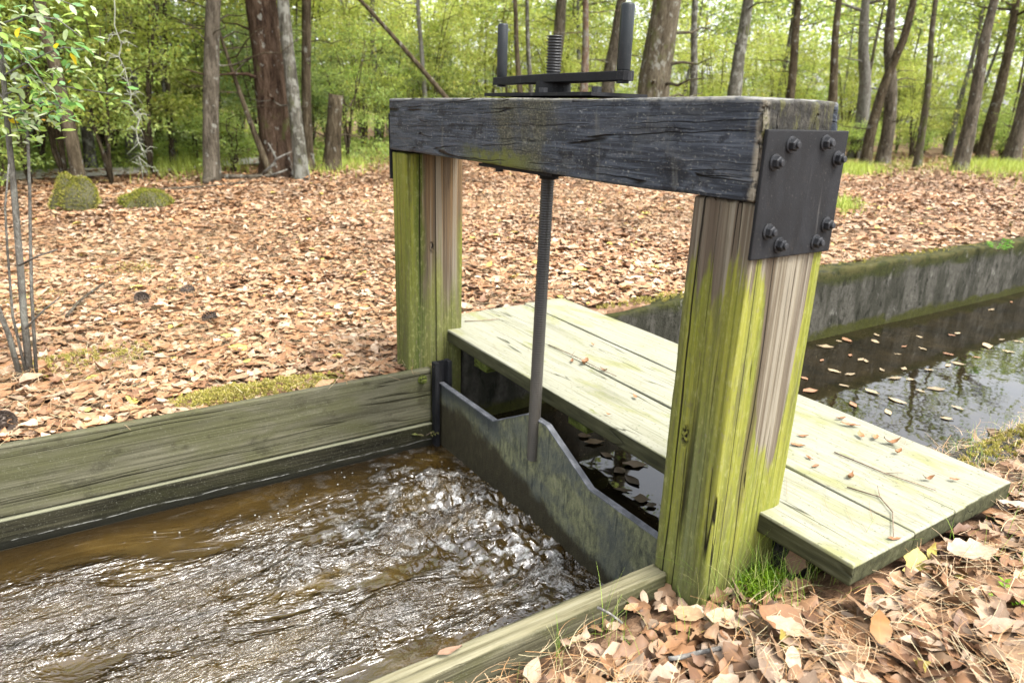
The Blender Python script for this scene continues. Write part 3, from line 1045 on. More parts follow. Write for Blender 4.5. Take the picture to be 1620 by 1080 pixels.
for (x, y, zt, r) in ((-1.715, .213, 1.918, .0245), (-.799, .176, 1.912, .0255)):
    m = MB()
    m.tube([(x, y, hz + .0195), (x, y, hz + .024), (x, y, zt - .008), (x, y, zt - .002), (x, y, zt)], [r * .93, r, r, r * .9, r * .7], 24)
    m.tube([(x, y, hz - .024), (x, y, hz - .0155)], r * .9, 18)
    h = m.build("grip", MAT["handle"], CK, CO)
    for pgn in h.data.polygons:
        if len(pgn.vertices) > 4:
            pgn.use_smooth = False

# ------------------------------------------------------------------ channel walls
TW = thing("timber_wall", (-2.39, -3, -.5), "olive-grey board wall on the left of the running water below the far post", "channel wall")
TO = (-2.39, -3, -.5)
V, F = rough_box((-2.411, -9, -.358), (-2.368, .148, 0.0), (.022, .05, .02), .005, .0025, (14, 1.4, 14), None, .006, 2.2, .003, (9, .5, 11))
mesh_obj("board", V, F, MAT["boardL"], TW, TO)
V, F = rough_box((-2.411, -9, -.95), (-2.355, .148, -.366), (.028, .05, .03), .006, .003, (14, 1.4, 14), None, .005, 4.2)
tag(mesh_obj("board", V, F, MAT["boardW"], TW, TO), "dark wet lower board at the waterline")
m = bolt_mesh(1)
mesh_obj("bolt", np.array(m.v) * 1.35 + (-2.368, .085, -.062), m.f, MAT["joist"], TW, TO, smooth=False)
# slime and debris caught in the corner is part of the wall's look
TR = thing("timber_wall", (-.2, -3, -.5), "low weathered board edging on the right of the running water in the foreground", "channel wall")
RO = (-.2, -3, -.5)
V, F = rough_box((-.243, -9, -.95), (-.167, .014, -.048), (.012, .05, .03), .008, .003, (22, 1.6, 22), None, .008, 6.2, .005, (26, .6, 26))
mesh_obj("board", V, F, MAT["boardR"], TR, RO)


def conc_warp(p):
    x, y, z = p
    if z > 0:
        z += -.06 + .10 * float(sstep(1.2, 4.0, y)) + .015 * mnoise.noise((0, y * 1.7, 2.0)) + .01 * mnoise.noise((x * 5, y * 6, 0))
    x += .02 * mnoise.noise((1.0, y * .9, z * 2)) + .006 * mnoise.noise((3.0, y * 7, z * 7))
    return np.array((x, y, z))


V, F = rough_box((-2.59, .40, -.98), (-2.395, 38, .195), (.06, .12, .08), .02, .006, (6, 3, 6), conc_warp, .01, 1.2)
cw = mesh_obj("concrete_wall", V, F, MAT["concrete"])
tag(cw, "mossy grey concrete channel wall along the leaf bank beyond the footbridge", "channel wall")


def conc_warp2(p):
    x, y, z = p
    if z > -.1:
        z += -.10 + .04 * mnoise.noise((0, y * 1.7, 7.0)) + .015 * mnoise.noise((x * 5, y * 6, 0))
    return np.array((x + .03 * mnoise.noise((5.0, y * .9, z * 2)), y, z))


V, F = rough_box((-.065, .385, -.98), (.10, 38, .13), (.06, .12, .08), .025, .006, (6, 3, 6), conc_warp2, .01, 3.2)
tag(mesh_obj("concrete_wall", V, F, MAT["concrete"]), "low mossy channel wall on the near bank right of the footbridge", "channel wall")

# ------------------------------------------------------------------ footbridge
FB = thing("footbridge", (-1.2, .8, .135), "pale algae-stained plank footbridge crossing the channel behind the gate", "footbridge")
BO = (-1.2, .8, .135)
rows = [((.29, .700), (.258, .611)), ((.712, 1.082), (.619, .961)), ((1.092, 1.43), (.969, 1.318))]
for i, ((l0, l1), (r0, r1)) in enumerate(rows):
    xl, xr = -2.70 - .03 * i, .355 - .004 * i

    def pw(p, l0=l0, l1=l1, r0=r0, r1=r1, i=i):
        s, t, z = p
        a = (s + 2.75) / 3.1
        y0, y1 = l0 + (r0 - l0) * a, l1 + (r1 - l1) * a
        dz = .004 * math.sin(s * 1.7 + i * 2) + .0035 * mnoise.noise((s * 2, t * 4, i)) + .006 * abs(t - .5) ** 2
        return np.array((s, y0 + (y1 - y0) * t + .003 * mnoise.noise((s * 3, i, z * 3)), z + dz))
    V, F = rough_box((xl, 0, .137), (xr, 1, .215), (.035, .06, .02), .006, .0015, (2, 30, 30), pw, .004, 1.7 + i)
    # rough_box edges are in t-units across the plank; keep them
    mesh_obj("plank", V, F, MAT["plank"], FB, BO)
for x in (-2.08, -1.13):
    V, F = rough_box((x - .075, .33, .055), (x + .075, 1.36, .133), (.04, .06, .03), .005, .002, (9, 3, 9), None, .003, x)
    mesh_obj("joist", V, F, MAT["joist"], FB, BO)
for x in (.12,):
    V, F = rough_box((x - .1, .45, .0), (x + .1, 1.25, .133), (.04, .06, .03), .005, .002, (9, 3, 9), None, .003, x)
    mesh_obj("joist", V, F, MAT["joist"], FB, BO)

# ------------------------------------------------------------------ leaves
def leaf_mesh(pos, length, width, yaw, nrm_tilt, curl, fold, col, nseg=4, lobes=None, roll=None, bend_dir=None, pitch=None):
    """curled leaf blades as quads, three points across; all arguments arrays of length n"""
    n = len(pos)
    col = np.asarray(col, float)
    s = np.linspace(0, 1, nseg + 1)
    prof = np.sin(np.pi * np.clip(s, 0.0, 1) ** .85) ** .75
    prof[0], prof[-1] = .06, .03
    t = np.array([-1.0, 0, 1.0])
    W = np.tile(prof, (n, 1))
    if lobes is not None:
        W = W * RNG.uniform(.82, 1.1, W.shape)
        W = W * (1 + lobes[:, None] * np.cos(s * np.pi * 6.0)[None, :] * .38)
    ua = (s[None, :] - .5) * length[:, None]
    ub = t[None, None, :] * W[:, :, None] * width[:, None, None] * .5
    un = curl[:, None] * ((2 * s - 1) ** 2)[None, :] * length[:, None]
    un = un[:, :, None] + fold[:, None, None] * np.abs(t)[None, None, :] * W[:, :, None] * width[:, None, None] * .5
    un = un + RNG.normal(0, .02, un.shape) * length[:, None, None]
    ua = np.repeat(ua[:, :, None], 3, 2) * (1 - .9 * np.abs(curl[:, None, None]))
    # frame
    ca, sa = np.cos(yaw), np.sin(yaw)
    A = np.stack([ca, sa, np.zeros(n)], -1)
    if pitch is None:
        pitch = RNG.normal(0, 1, n) * nrm_tilt
    if roll is None:
        roll = RNG.normal(0, 1, n) * nrm_tilt
    Nn = np.tile(np.array([0, 0, 1.0]), (n, 1))
    A2 = A * np.cos(pitch)[:, None] + Nn * np.sin(pitch)[:, None]
    B = np.stack([-sa, ca, np.zeros(n)], -1)
    N2 = np.cross(A2, B)
    B2 = B * np.cos(roll)[:, None] + N2 * np.sin(roll)[:, None]
    N3 = np.cross(A2, B2)
    P = pos[:, None, None, :] + ua[..., None] * A2[:, None, None, :] + ub[..., None] * B2[:, None, None, :] + un[..., None] * N3[:, None, None, :]
    k = (nseg + 1) * 3
    V = P.reshape(n * k, 3)
    q = []
    for i in range(nseg):
        for j in range(2):
            q.append([i * 3 + j, (i + 1) * 3 + j, (i + 1) * 3 + j + 1, i * 3 + j + 1])
    q = np.array(q)
    F = (np.arange(n)[:, None, None] * k + q[None]).reshape(-1, 4)
    C = np.concatenate([np.repeat(col, k, 0), np.tile(np.abs(t), n * (nseg + 1))[:, None]], 1)
    return V, F, C


def quad_leaves(pos, length, width, A, N, col):
    """flat-ish rhombic leaves bent along the midrib: 2 quads sharing the midrib -> 6 verts"""
    n = len(pos)
    A = A / np.linalg.norm(A, axis=1, keepdims=True)
    B = np.cross(N, A)
    B /= np.linalg.norm(B, axis=1, keepdims=True) + 1e-9
    Nn = np.cross(A, B)
    L, Wd = length[:, None], width[:, None] * .5
    p0 = pos
    p1 = pos + A * L * .45 + B * Wd + Nn * Wd * .35
    p2 = pos + A * L - Nn * L * .12
    p3 = pos + A * L * .45 - B * Wd + Nn * Wd * .35
    V = np.stack([p0, p1, p2, p3], 1).reshape(-1, 3)
    F = np.arange(4 * n).reshape(n, 4)
    return V, F, np.repeat(col, 4, 0)


DEAD = np.array([(.40, .235, .125), (.45, .29, .17), (.33, .17, .08), (.51, .35, .225), (.26, .13, .065), (.42, .25, .13), (.47, .33, .225), (.35, .175, .08), (.58, .43, .30), (.37, .195, .095), (.19, .095, .05)])


def dead_cols(n):
    c = DEAD[RNG.integers(0, len(DEAD), n)] * RNG.uniform(.8, 1.15, (n, 1))
    r = RNG.random(n)
    c[r > .992] = (.55, .45, .10)
    return np.clip(c, 0, .8)


def in_frame(x, y, m=120):
    d = np.stack([x, y, gh(x, y)], -1) - CAM
    z = d @ CF
    u = 810 + FPX * (d @ CR) / np.maximum(z, .05)
    v = 540 - FPX * (d @ CU) / np.maximum(z, .05)
    return (z > .1) & (u > -m - 260) & (u < 1620 + m) & (v < 1080 + m + 60)


Vs, Fs, Cs = [], [], []
base = 0


def put(V, F, C):
    global base
    Vs.append(V)
    Fs.append(F + base)
    Cs.append(C)
    base += len(V)


def litter(x, y, ln, nseg, tilt, lift, lobe=True, hard=1.0):
    n = len(x)
    L = ln * np.clip(np.exp(RNG.normal(-.06, .36, n)), .4, 1.75)
    Wd = L * RNG.uniform(.38, .62, n)
    z = gh(x, y) + RNG.uniform(.004, lift, n)
    lob = np.where(RNG.random(n) < .35, RNG.uniform(.4, 1, n), 0) if lobe else None
    put(*leaf_mesh(np.stack([x, y, z], -1), L, Wd, RNG.uniform(0, 6.28, n), tilt, RNG.normal(.04, .11 * hard, n), RNG.normal(.08, .34 * hard, n), dead_cols(n) * (.95 + .45 * vnoise(x, y, .55, 90) + .35 * vnoise(x, y, 2.1, 93))[:, None] * (1 if hard == 1 else RNG.uniform(.42, .85, (n, 1))), nseg, lob))


def scatter(n, x0, x1, y0, y1, fn):
    x = RNG.uniform(x0, x1, n)
    y = RNG.uniform(y0, y1, n)
    k = in_frame(x, y) & fn(x, y)
    return x[k], y[k]


MOSS_P = [(-2.60, -.85, .17, .55), (-2.56, -1.2, .10, .25)]     # left board top moss patches


def off_moss(x, y):
    k = np.ones(len(x), bool)
    for mx, my, rx, ry in MOSS_P:
        k &= ((x - mx) / rx) ** 2 + ((y - my) / ry) ** 2 > RNG.uniform(.35, 1, len(x))
    return k


# right bank, close to the lens
clear_bridge = lambda x, y: ~((x < .38) & (y > .26) & (y < 1.36)) & ~((x < .0) & (y > -.0) & (y < .4)) & (x > -.155)
x, y = scatter(7500, -.15, 2.0, -1.9, 4.0, lambda x, y: clear_bridge(x, y) & (x > .04 * (y > .4)) & ~((x < .06) & (y > 5.3)))
litter(x, y, .112, 9, .26, .05, hard=1.35)
x, y = scatter(2200, -.15, 1.6, -1.5, 2.5, lambda x, y: clear_bridge(x, y) & ~((x < .06) & (y > 5.3)))
litter(x, y, .075, 6, .4, .045, hard=1.4)
# left bank, thinning and growing coarser with distance
left_ok = lambda x, y: (x < -2.45 - .12 * (y > .3)) & ~((x > -2.86) & (y > .2) & (y < 1.5)) & off_moss(x, y)
for n, x0, x1, y0, y1, ln, ns, lift in ((32000, -6.5, -2.43, -5, 6, .095, 6, .03), (36000, -11, -6, -6.5, 11, .108, 5, .03), (30000, -17, -10.5, -7, 16, .125, 3, .06),
                                     (14000, -9, -2.5, 6, 16, .12, 3, .06), (20000, -17, -2.5, 14, 34, .17, 2, .07), (9000, -25, -15, 0, 34, .19, 2, .07), (5000, -18, 3, 32, 48, .25, 2, .08)):
    x, y = scatter(n, x0, x1, y0, y1, left_ok)
    litter(x, y, ln, ns, .10, lift, ns > 3)
n = 9000
x, y = RNG.uniform(-.1, 6.5, n), RNG.uniform(-4, 13, n)
k = ~in_frame(x, y, -60) & clear_bridge(x, y) & (x > .06)
litter(x[k], y[k], .14, 4, .15, .05)
n = 5000
x, y = RNG.uniform(-9, -2.45, n), RNG.uniform(-9, -1, n)
k = ~in_frame(x, y) & left_ok(x, y)
litter(x[k], y[k], .13, 4, .12, .04)
lit = mesh_obj("leaf_litter", np.concatenate(Vs), np.concatenate(Fs), MAT["dead"], col=np.concatenate(Cs))
tag(lit, "tan and brown dead leaves covering both banks of the channel", "leaf litter", kind="stuff")

# pine needles
def strips(p0, yaw, length, width, bend, rise, col, nseg=4):
    n = len(p0)
    s = np.linspace(0, 1, nseg + 1)
    V = np.zeros((n, nseg + 1, 2, 3))
    for i, t in enumerate(s):
        a = yaw + bend * (t - .5)
        dx = length * t
        c = p0 + np.stack([np.cos(a) * dx, np.sin(a) * dx, rise * length * (1 - (2 * t - 1) ** 2)], -1)
        b = np.stack([-np.sin(a), np.cos(a), np.zeros(n)], -1) * (width * (1 - .6 * t))[:, None] * .5
        V[:, i, 0], V[:, i, 1] = c - b, c + b
    k = 2 * (nseg + 1)
    q = np.array([[2 * i, 2 * i + 1, 2 * i + 3, 2 * i + 2] for i in range(nseg)])
    return V.reshape(-1, 3), (np.arange(n)[:, None, None] * k + q[None]).reshape(-1, 4), np.repeat(col, k, 0)


def needle_cols(n):
    pal = np.array([(.42, .29, .17), (.50, .37, .23), (.33, .19, .09), (.45, .25, .11), (.50, .43, .26)])
    return pal[RNG.integers(0, 5, n)] * RNG.uniform(.75, 1.1, (n, 1))


Vs, Fs, Cs, base = [], [], [], 0
x, y = scatter(13000, -.15, 1.7, -1.7, 3.0, lambda x, y: clear_bridge(x, y) & (vnoise(x, y, 3.1, 40) > -.12))
n = len(x)
put(*strips(np.stack([x, y, gh(x, y) + RNG.uniform(.025, .095, n)], -1), RNG.normal(.9, 1.0, n) + 2 * vnoise(x, y, 2, 77), RNG.uniform(.07, .20, n), np.full(n, .0022), RNG.normal(0, .35, n), RNG.normal(.02, .05, n), needle_cols(n)))
x, y = scatter(34000, -9, -2.45, -5, 9, left_ok)
k = vnoise(x, y, .8, 44) > -.2
x, y = x[k], y[k]
n = len(x)
put(*strips(np.stack([x, y, gh(x, y) + RNG.uniform(.025, .065, n)], -1), RNG.uniform(0, 6.28, n), RNG.uniform(.1, .22, n), np.full(n, .0032), RNG.normal(0, .3, n), RNG.normal(.01, .03, n), needle_cols(n)))
# on the bridge boards
n = 70
bx = RNG.uniform(-.1, .33, n)
by = RNG.uniform(.3, 1.28, n)
bx[:18] = RNG.uniform(-2.3, -.3, 18)
put(*strips(np.stack([bx, by, np.full(n, .2235)], -1), RNG.uniform(2.2, 3.9, n), RNG.uniform(.06, .17, n), np.full(n, .0016), RNG.normal(0, .5, n), RNG.uniform(0, .008, n), needle_cols(n) * .55))
tag(mesh_obj("pine_needles", np.concatenate(Vs), np.concatenate(Fs), MAT["needle"], col=np.concatenate(Cs)),
    "dry straw-coloured pine needles strewn over leaves and boards", "pine needles", kind="stuff")

# ------------------------------------------------------------------ grass, moss
def blades(p0, az, length, width, lean, col, nseg=5):
    n = len(p0)
    V = np.zeros((n, nseg + 1, 2, 3))
    for i in range(nseg + 1):
        t = i / nseg
        a = lean * t
        r = length * t
        h = np.stack([np.cos(az) * np.sin(a) * r, np.sin(az) * np.sin(a) * r, np.cos(a) * r], -1)
        b = np.stack([-np.sin(az), np.cos(az), np.zeros(n)], -1) * (width * (1 - .85 * t))[:, None] * .5
        V[:, i, 0], V[:, i, 1] = p0 + h - b, p0 + h + b
    k = 2 * (nseg + 1)
    q = np.array([[2 * i, 2 * i + 1, 2 * i + 3, 2 * i + 2] for i in range(nseg)])
    return V.reshape(-1, 3), (np.arange(n)[:, None, None] * k + q[None]).reshape(-1, 4), np.repeat(col, k, 0)


def grass_cols(n):
    pal = np.array([(.17, .30, .03), (.25, .36, .05), (.33, .40, .10), (.42, .40, .18), (.14, .24, .05)])
    return pal[RNG.integers(0, 5, n)] * RNG.uniform(.8, 1.15, (n, 1))


Vs, Fs, Cs, base = [], [], [], 0


def tuft(cx, cy, r, n, ln, wd=.0022, lean=.7):
    x = cx + RNG.normal(0, r, n)
    y = cy + RNG.normal(0, r, n)
    put(*blades(np.stack([x, y, gh(x, y) + .005], -1), RNG.uniform(0, 6.28, n), 1.45 * ln * RNG.uniform(.45, 1.2, n), np.full(n, wd * 1.25), RNG.uniform(.05, lean, n) * 1.2, grass_cols(n)))


for (u, v, r, n, ln) in ((890, 1035, .02, 9, .13), (880, 1010, .015, 5, .10), (960, 975, .015, 6, .16), (950, 990, .02, 5, .14), (1180, 930, .05, 46, .17), (1215, 925, .05, 26, .14),
                         (1280, 905, .04, 22, .19), (1295, 925, .04, 14, .14), (1160, 965, .07, 60, .15), (1230, 985, .06, 40, .13), (1200, 940, .05, 60, .14), (1300, 940, .06, 40, .15), (1110, 1000, .05, 14, .12), (1005, 1010, .05, 10, .12),
                         (830, 1065, .03, 7, .08), (1575, 960, .1, 14, .11), (1600, 800, .06, 22, .10), (1545, 715, .06, 26, .13), (1600, 990, .1, 10, .10), (1330, 1000, .2, 16, .10)):
    p = on_plane(u, v, 2, -.07 if v > 880 else .05)
    tuft(p[0], p[1], r, n, ln)
# upstream bank and the sunny strips between the far trunks
for k in range(26):
    y = random.uniform(1.5, 4.2)
    tuft(random.uniform(-.1, .15), y, .06, 14, .09)
x, y = scatter(9000, -2.62 - 1.0, -2.5, 3, 30, lambda x, y: (vnoise(x, y, .7, 50) > .12) & (x > -2.9 - .6 * RNG.random(len(x))))
n = len(x)
put(*blades(np.stack([x, y, gh(x, y)], -1), RNG.uniform(0, 6.28, n), RNG.uniform(.03, .10, n), np.full(n, .006), RNG.uniform(.1, .9, n), grass_cols(n)))
for (u, v, su, D, sD, cnt, ln) in ((1345, 262, 26, 24, 1.5, 1500, .32), (1600, 245, 45, 30, 3, 3200, .38), (1340, 305, 14, 12.5, .6, 420, .16), (1420, 250, 50, 30, 3, 1100, .2), (300, 278, 40, 19, 1.2, 1500, .35), (530, 270, 40, 19, 1.5, 900, .3)):
    us = RNG.normal(u, su, cnt)
    Ds = RNG.normal(D, sD, cnt)
    d = np.array([ray(a, v) for a in us])
    hxy = np.hypot(d[:, 0], d[:, 1])
    px, py = CAM[0] + d[:, 0] / hxy * Ds, CAM[1] + d[:, 1] / hxy * Ds
    c = np.array([(.26, .34, .07)]) * RNG.uniform(.7, 1.35, (cnt, 1)) + RNG.uniform(0, .08, (cnt, 1)) * np.array([[1, .5, 0]])
    put(*blades(np.stack([px, py, gh(px, py)], -1), RNG.uniform(0, 6.28, cnt), ln * RNG.uniform(.4, 1.2, cnt), np.full(cnt, .02), RNG.uniform(.05, .8, cnt), c, 3))
tag(mesh_obj("grass", np.concatenate(Vs), np.concatenate(Fs), MAT["grass"], col=np.concatenate(Cs)), "thin green grass blades sprouting through the dead leaves", "grass", kind="stuff")


def fuzz(pts, nr, n_per, ln, cols):
    """short moss shoots standing on surface points pts with normals nr"""
    idx = RNG.integers(0, len(pts), n_per)
    P = pts[idx] + RNG.normal(0, ln * .5, (n_per, 3))
    N = nr[idx] + RNG.normal(0, .45, (n_per, 3))
    A = N / np.linalg.norm(N, axis=1, keepdims=True)
    side = RNG.normal(0, 1, (n_per, 3))
    L = ln * RNG.uniform(.5, 1.3, n_per)
    c = cols[RNG.integers(0, len(cols), n_per)] * RNG.uniform(.75, 1.2, (n_per, 1))
    return quad_leaves(P, L, L * .42, A, np.cross(A, side), c)


MY = np.array([(.46, .38, .11), (.38, .34, .07), (.54, .45, .19), (.30, .28, .06)])
MG = np.array([(.10, .20, .01), (.16, .28, .015), (.22, .34, .02), (.08, .15, .01)])


def dome(cx, cy, rx, ry, h, seed, nu=40, nv=12, z0=None):
    V, F = [], []
    zb = float(gh(cx, cy)) - .03 if z0 is None else z0
    for i in range(nv + 1):
        t = i / nv * math.pi / 2
        for k in range(nu):
            th = 2 * math.pi * k / nu
            r = math.cos(t) ** .75
            wob = 1 + .32 * mnoise.noise((math.cos(th) * 1.4 + seed, math.sin(th) * 1.4, t))
            hz = h * math.sin(t) * (1 + .35 * mnoise.noise((math.cos(th) * r * 1.7, math.sin(th) * r * 1.7 + seed, 3)))
            V.append((cx + rx * r * wob * math.cos(th), cy + ry * r * wob * math.sin(th), zb + hz))
    for i in range(nv):
        for k in range(nu):
            k2 = (k + 1) % nu
            F.append([i * nu + k, i * nu + k2, (i + 1) * nu + k2, (i + 1) * nu + k])
    return np.array(V), np.array(F)


def grid_normals(V, F):
    N = np.zeros_like(V)
    fn = np.cross(V[F[:, 1]] - V[F[:, 0]], V[F[:, 3]] - V[F[:, 0]])
    for k in range(4):
        np.add.at(N, F[:, k], fn)
    return N / (np.linalg.norm(N, axis=1, keepdims=True) + 1e-9)


def moss_mound(name, cx, cy, rx, ry, h, seed, cols, n, ln, label, cat, lower=0.0):
    V, F = dome(cx, cy, rx, ry, h, seed)
    N = grid_normals(V, F)
    zmin = V[:, 2].min()
    keep = V[:, 2] > zmin + lower * h
    fv, ff, fc = fuzz(V[keep], N[keep], n, ln, cols)
    bc = np.tile(cols.mean(0) * .5, (len(V), 1)) if lower == 0 else np.tile(np.array([(.10, .09, .06)]), (len(V), 1))
    r = thing(name, (cx, cy, zmin), label, cat)
    mesh_obj("body", V, F, MAT["moss"], r, (cx, cy, zmin), bc)
    mesh_obj("moss_cover", fv, ff, MAT["moss"], r, (cx, cy, zmin), fc)
    return r


a = on_plane(123, 336, 2, .0)
moss_mound("mossy_rock", a[0] - .3, a[1], .27, .29, .46, 1.0, np.array([(.30, .31, .04), (.40, .37, .08), (.20, .22, .03), (.46, .40, .13)]) * .8, 11000, .024,
           "taller moss-covered rock on the leaf bank at left", "mossy rock", .08)
a = on_plane(236, 332, 2, .0)
moss_mound("mossy_rock", a[0] - .3, a[1], .30, .38, .27, 4.4, np.array([(.24, .27, .03), (.36, .34, .06), (.15, .19, .02), (.42, .36, .11)]) * .8, 10000, .024,
           "lower flatter mossy rock right of the taller one on the leaf bank", "mossy rock", .08)
moss_mound("moss_clump", .085, .235, .10, .11, .10, 8.0, MG, 9000, .013, "bright green moss cushion at the foot of the near post", "moss")
# yellow-green moss carpets on the bank edges
Vs, Fs, Cs, base = [], [], [], 0
for (cx, cy, rx, ry, h, cols, n) in ((-2.56, -.78, .13, .42, .035, MY, 9000), (-2.62, -1.05, .10, .25, .03, MY, 2500), (.03, 2.3, .10, .95, .035, MY, 8000),
                                     (-3.55, -1.6, .25, .45, .05, MY * .9, 3000), (-6.2, -1.2, .25, .3, .03, MY, 1400), (-5.2, -2.0, .5, .3, .03, MY, 1400), (-2.55, 2.6, .09, 1.0, .02, MY, 4000),
                                     (-2.55, 5.5, .09, 2.2, .02, MY, 5000)):
    V, F = dome(cx, cy, rx, ry, h, cx * 3 + cy, 30, 6, max(float(gh(cx, cy)), .165 if (cx < -2.5 and cy > 1) else -9) - .005 + (.05 if cx > -.2 else 0))
    N = grid_normals(V, F)
    put(*fuzz(V, N, n * 2, .013, cols))
tag(mesh_obj("moss", np.concatenate(Vs), np.concatenate(Fs), MAT["moss"], col=np.concatenate(Cs)), "yellow-green moss carpets along the tops of the channel edges", "moss", kind="stuff")

# ------------------------------------------------------------------ small countable things
def cone_mesh():
    m = MB()
    for i in range(9):
        t = i / 8
        r = .028 * math.sin(math.pi * (.12 + .8 * t)) ** .8
        for k in range(8):
            th = 2 * math.pi * (k + .5 * (i % 2)) / 8
            c = np.array([(t - .5) * .075, math.cos(th) * r, math.sin(th) * r])
            o = np.array([.010, math.cos(th) * .014, math.sin(th) * .014])
            s = np.array([0, -math.sin(th), math.cos(th)]) * .009
            m.add([c - s * .6, c + s * .6, c + o + s, c + o - s, c + o * .6 - np.array([.006, 0, 0])], [(0, 1, 2, 3), (3, 2, 4)])
    m.tube([(-.035, 0, 0), (.03, 0, 0)], [.016, .008], 8)
    return m


_g = G("pine_cone")
MAT["cone"] = _g.pr(_g.ramp(_g.noise(_g.obj(), (60, 60, 60), 3, .7), [(.35, (.035, .025, .02)), (.6, (.13, .10, .08)), (.75, (.30, .26, .22))]), .85)
cm = cone_mesh()
first = None
for i, (u, v, lab) in enumerate(((333, 504, "dark pine cone lying on the leaves in open litter left of the far post"), (296, 462, "grey-brown pine cone among leaves, uphill of the dark cone"),
                                 (226, 477, "small dark pine cone on leaves right of the thin grey sapling"), (4, 665, "pine cone at the left edge just above the board wall"))):
    p = on_plane(u, v, 2, .02)
    if first is None:
        first = cm.build("pine_cone", MAT["cone"])
        o = first
    else:
        o = first.copy()
        COL.objects.link(o)
    o.location = (p[0], p[1], float(gh(p[0], p[1])) + .055)
    o.rotation_euler = (random.uniform(0, 3), random.uniform(-.3, .3), random.uniform(0, 6))
    o.scale = [1.15 + .1 * i] * 3
    tag(o, lab, "pine cone", "pine cones on the left bank")


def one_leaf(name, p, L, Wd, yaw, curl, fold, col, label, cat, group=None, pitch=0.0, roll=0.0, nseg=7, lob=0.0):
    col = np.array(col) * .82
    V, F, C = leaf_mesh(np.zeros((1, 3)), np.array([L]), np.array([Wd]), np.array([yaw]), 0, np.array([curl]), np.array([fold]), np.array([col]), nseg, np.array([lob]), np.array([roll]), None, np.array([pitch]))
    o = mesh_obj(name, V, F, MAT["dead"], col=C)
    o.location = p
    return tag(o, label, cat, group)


# curled leaf scraps on the bridge
BR = (.36, .17, .07)
for i, (u, v, L) in enumerate(((905, 572, .05), (925, 575, .085), (955, 586, .06), (1005, 628, .05), (1270, 690, .05), (1262, 705, .06), (1345, 672, .08), (1362, 690, .07), (1385, 692, .06), (1410, 700, .09),
                               (1330, 662, .05), (1280, 725, .045), (1345, 755, .06), (1468, 757, .06), (1510, 758, .04), (1420, 716, .05), (1290, 738, .04), (1415, 852, .05), (938, 545, .05), (962, 655, .03))):
    p = on_plane(u, v, 2, .222)
    c = np.array(BR) * random.uniform(.7, 1.35)
    one_leaf("leaf_scrap", (p[0], p[1], .2215), L * 1.15, L * random.uniform(.25, .45), random.uniform(0, 6.28), random.uniform(.1, .3), random.uniform(.3, 1.0), c,
             "small curled rust-brown leaf scrap lying on the pale footbridge planks", "dead leaf", "leaf scraps on the footbridge", lob=random.uniform(0, .8))
# twigs on the bridge
for pts, lab in ((((1340, 770), (1392, 786), (1412, 810), (1413, 850)), "thin dark twig bent over the right end of the footbridge"),
                 (((868, 545), (905, 562), (945, 583), (975, 596)), "reddish forked twig on the footbridge right of the threaded rod"),
                 (((1320, 715), (1400, 748), (1480, 775)), "long straight twig along the middle plank at right"),
                 (((735, 508), (765, 507), (790, 505)), "short dark twig at the far left end of the footbridge")):
    m = MB()
    q = [on_plane(u, v, 2, .2245) for u, v in pts]
    for k in range(1, len(q)):
        q[k][2] = .2245 + random.uniform(0, .006)
    m.tube(q, [.0030 - .0015 * k / len(q) for k in range(len(q))], 6)
    b = q[1]
    m.tube([b, b + np.array([random.uniform(-.05, .05), .06, .006])], [.002, .001], 5)
    o = m.build("twig", MAT["twig"], None, tuple(q[0]))
    tag(o, lab, "twig")
# bold leaves in the foreground litter
for (u, v, L, W, yaw, pi_, ro, col, lab) in ((1252, 925, .115, .075, 1.9, 1.15, .2, (.34, .19, .10), "brown oval leaf standing upright against the moss cushion"),
                                         (1382, 1030, .10, .07, 2.4, .9, .3, (.36, .17, .05), "upright orange-brown leaf at the bottom right foreground"),
                                         (1595, 840, .15, .09, .5, .15, -.2, (.62, .48, .38), "large pale beige leaf beside the right corner of the footbridge"),
                                         (1525, 920, .17, .11, .9, .1, .1, (.58, .42, .29), "broad tan lobed leaf in the litter below the footbridge corner"),
                                         (1090, 978, .12, .075, .3, .3, .2, (.56, .37, .21), "tan curled leaf propped at the base of the near post"),
                                         (1150, 1000, .15, .08, .6, .12, .15, (.58, .43, .28), "long pale tan leaf in front of the near post"),
                                         (1240, 1050, .16, .08, .2, .12, .1, (.60, .43, .29), "smooth pale tan leaf near the bottom edge right of the grey stick")):
    p = on_plane(u, v, 2, -.06 if u < 1300 else .04)
    z = float(gh(p[0], p[1])) + .05 + L * .45 * math.sin(abs(pi_)) 
    one_leaf("dead_leaf", (p[0], p[1], z), L, W, yaw, .06, .18, col, lab, "dead leaf", None, pi_, ro, 10, .5 if "lobed" in lab else .12)
# leaf on the near board
p = on_plane(722, 1047, 2, -.045)
one_leaf("dead_leaf", (-.215, p[1], -.036), .085, .03, 1.5, .05, .3, (.33, .2, .13), "narrow brown leaf lying on the near board edging", "dead leaf")
# grey stick
p, q = on_plane(1060, 1024, 2, -.0), on_plane(1140, 1028, 2, .0)
m = MB()
pts = [p + (q - p) * t + np.array([0, 0, .004 * math.sin(t * 9)]) for t in np.linspace(0, 1, 9)]
for k in pts:
    k[2] = float(gh(k[0], k[1])) + .06
m.tube(pts, [.0085 - .002 * abs(math.sin(i * 1.7)) for i in range(9)], 8)
tag(m.build("stick", MAT["stick"], None, tuple(p)), "short grey lichen-flecked stick lying in the foreground leaves", "stick")
m = MB()
p, q = on_plane(945, 960, 2, -.03), on_plane(985, 985, 2, -.06)
m.tube([p, (p + q) / 2 + np.array([0, 0, .006]), q], [.005, .004, .004], 6)
tag(m.build("stick", MAT["stick"], None, tuple(p)), "small pale stick poking out against the near board edging", "stick")
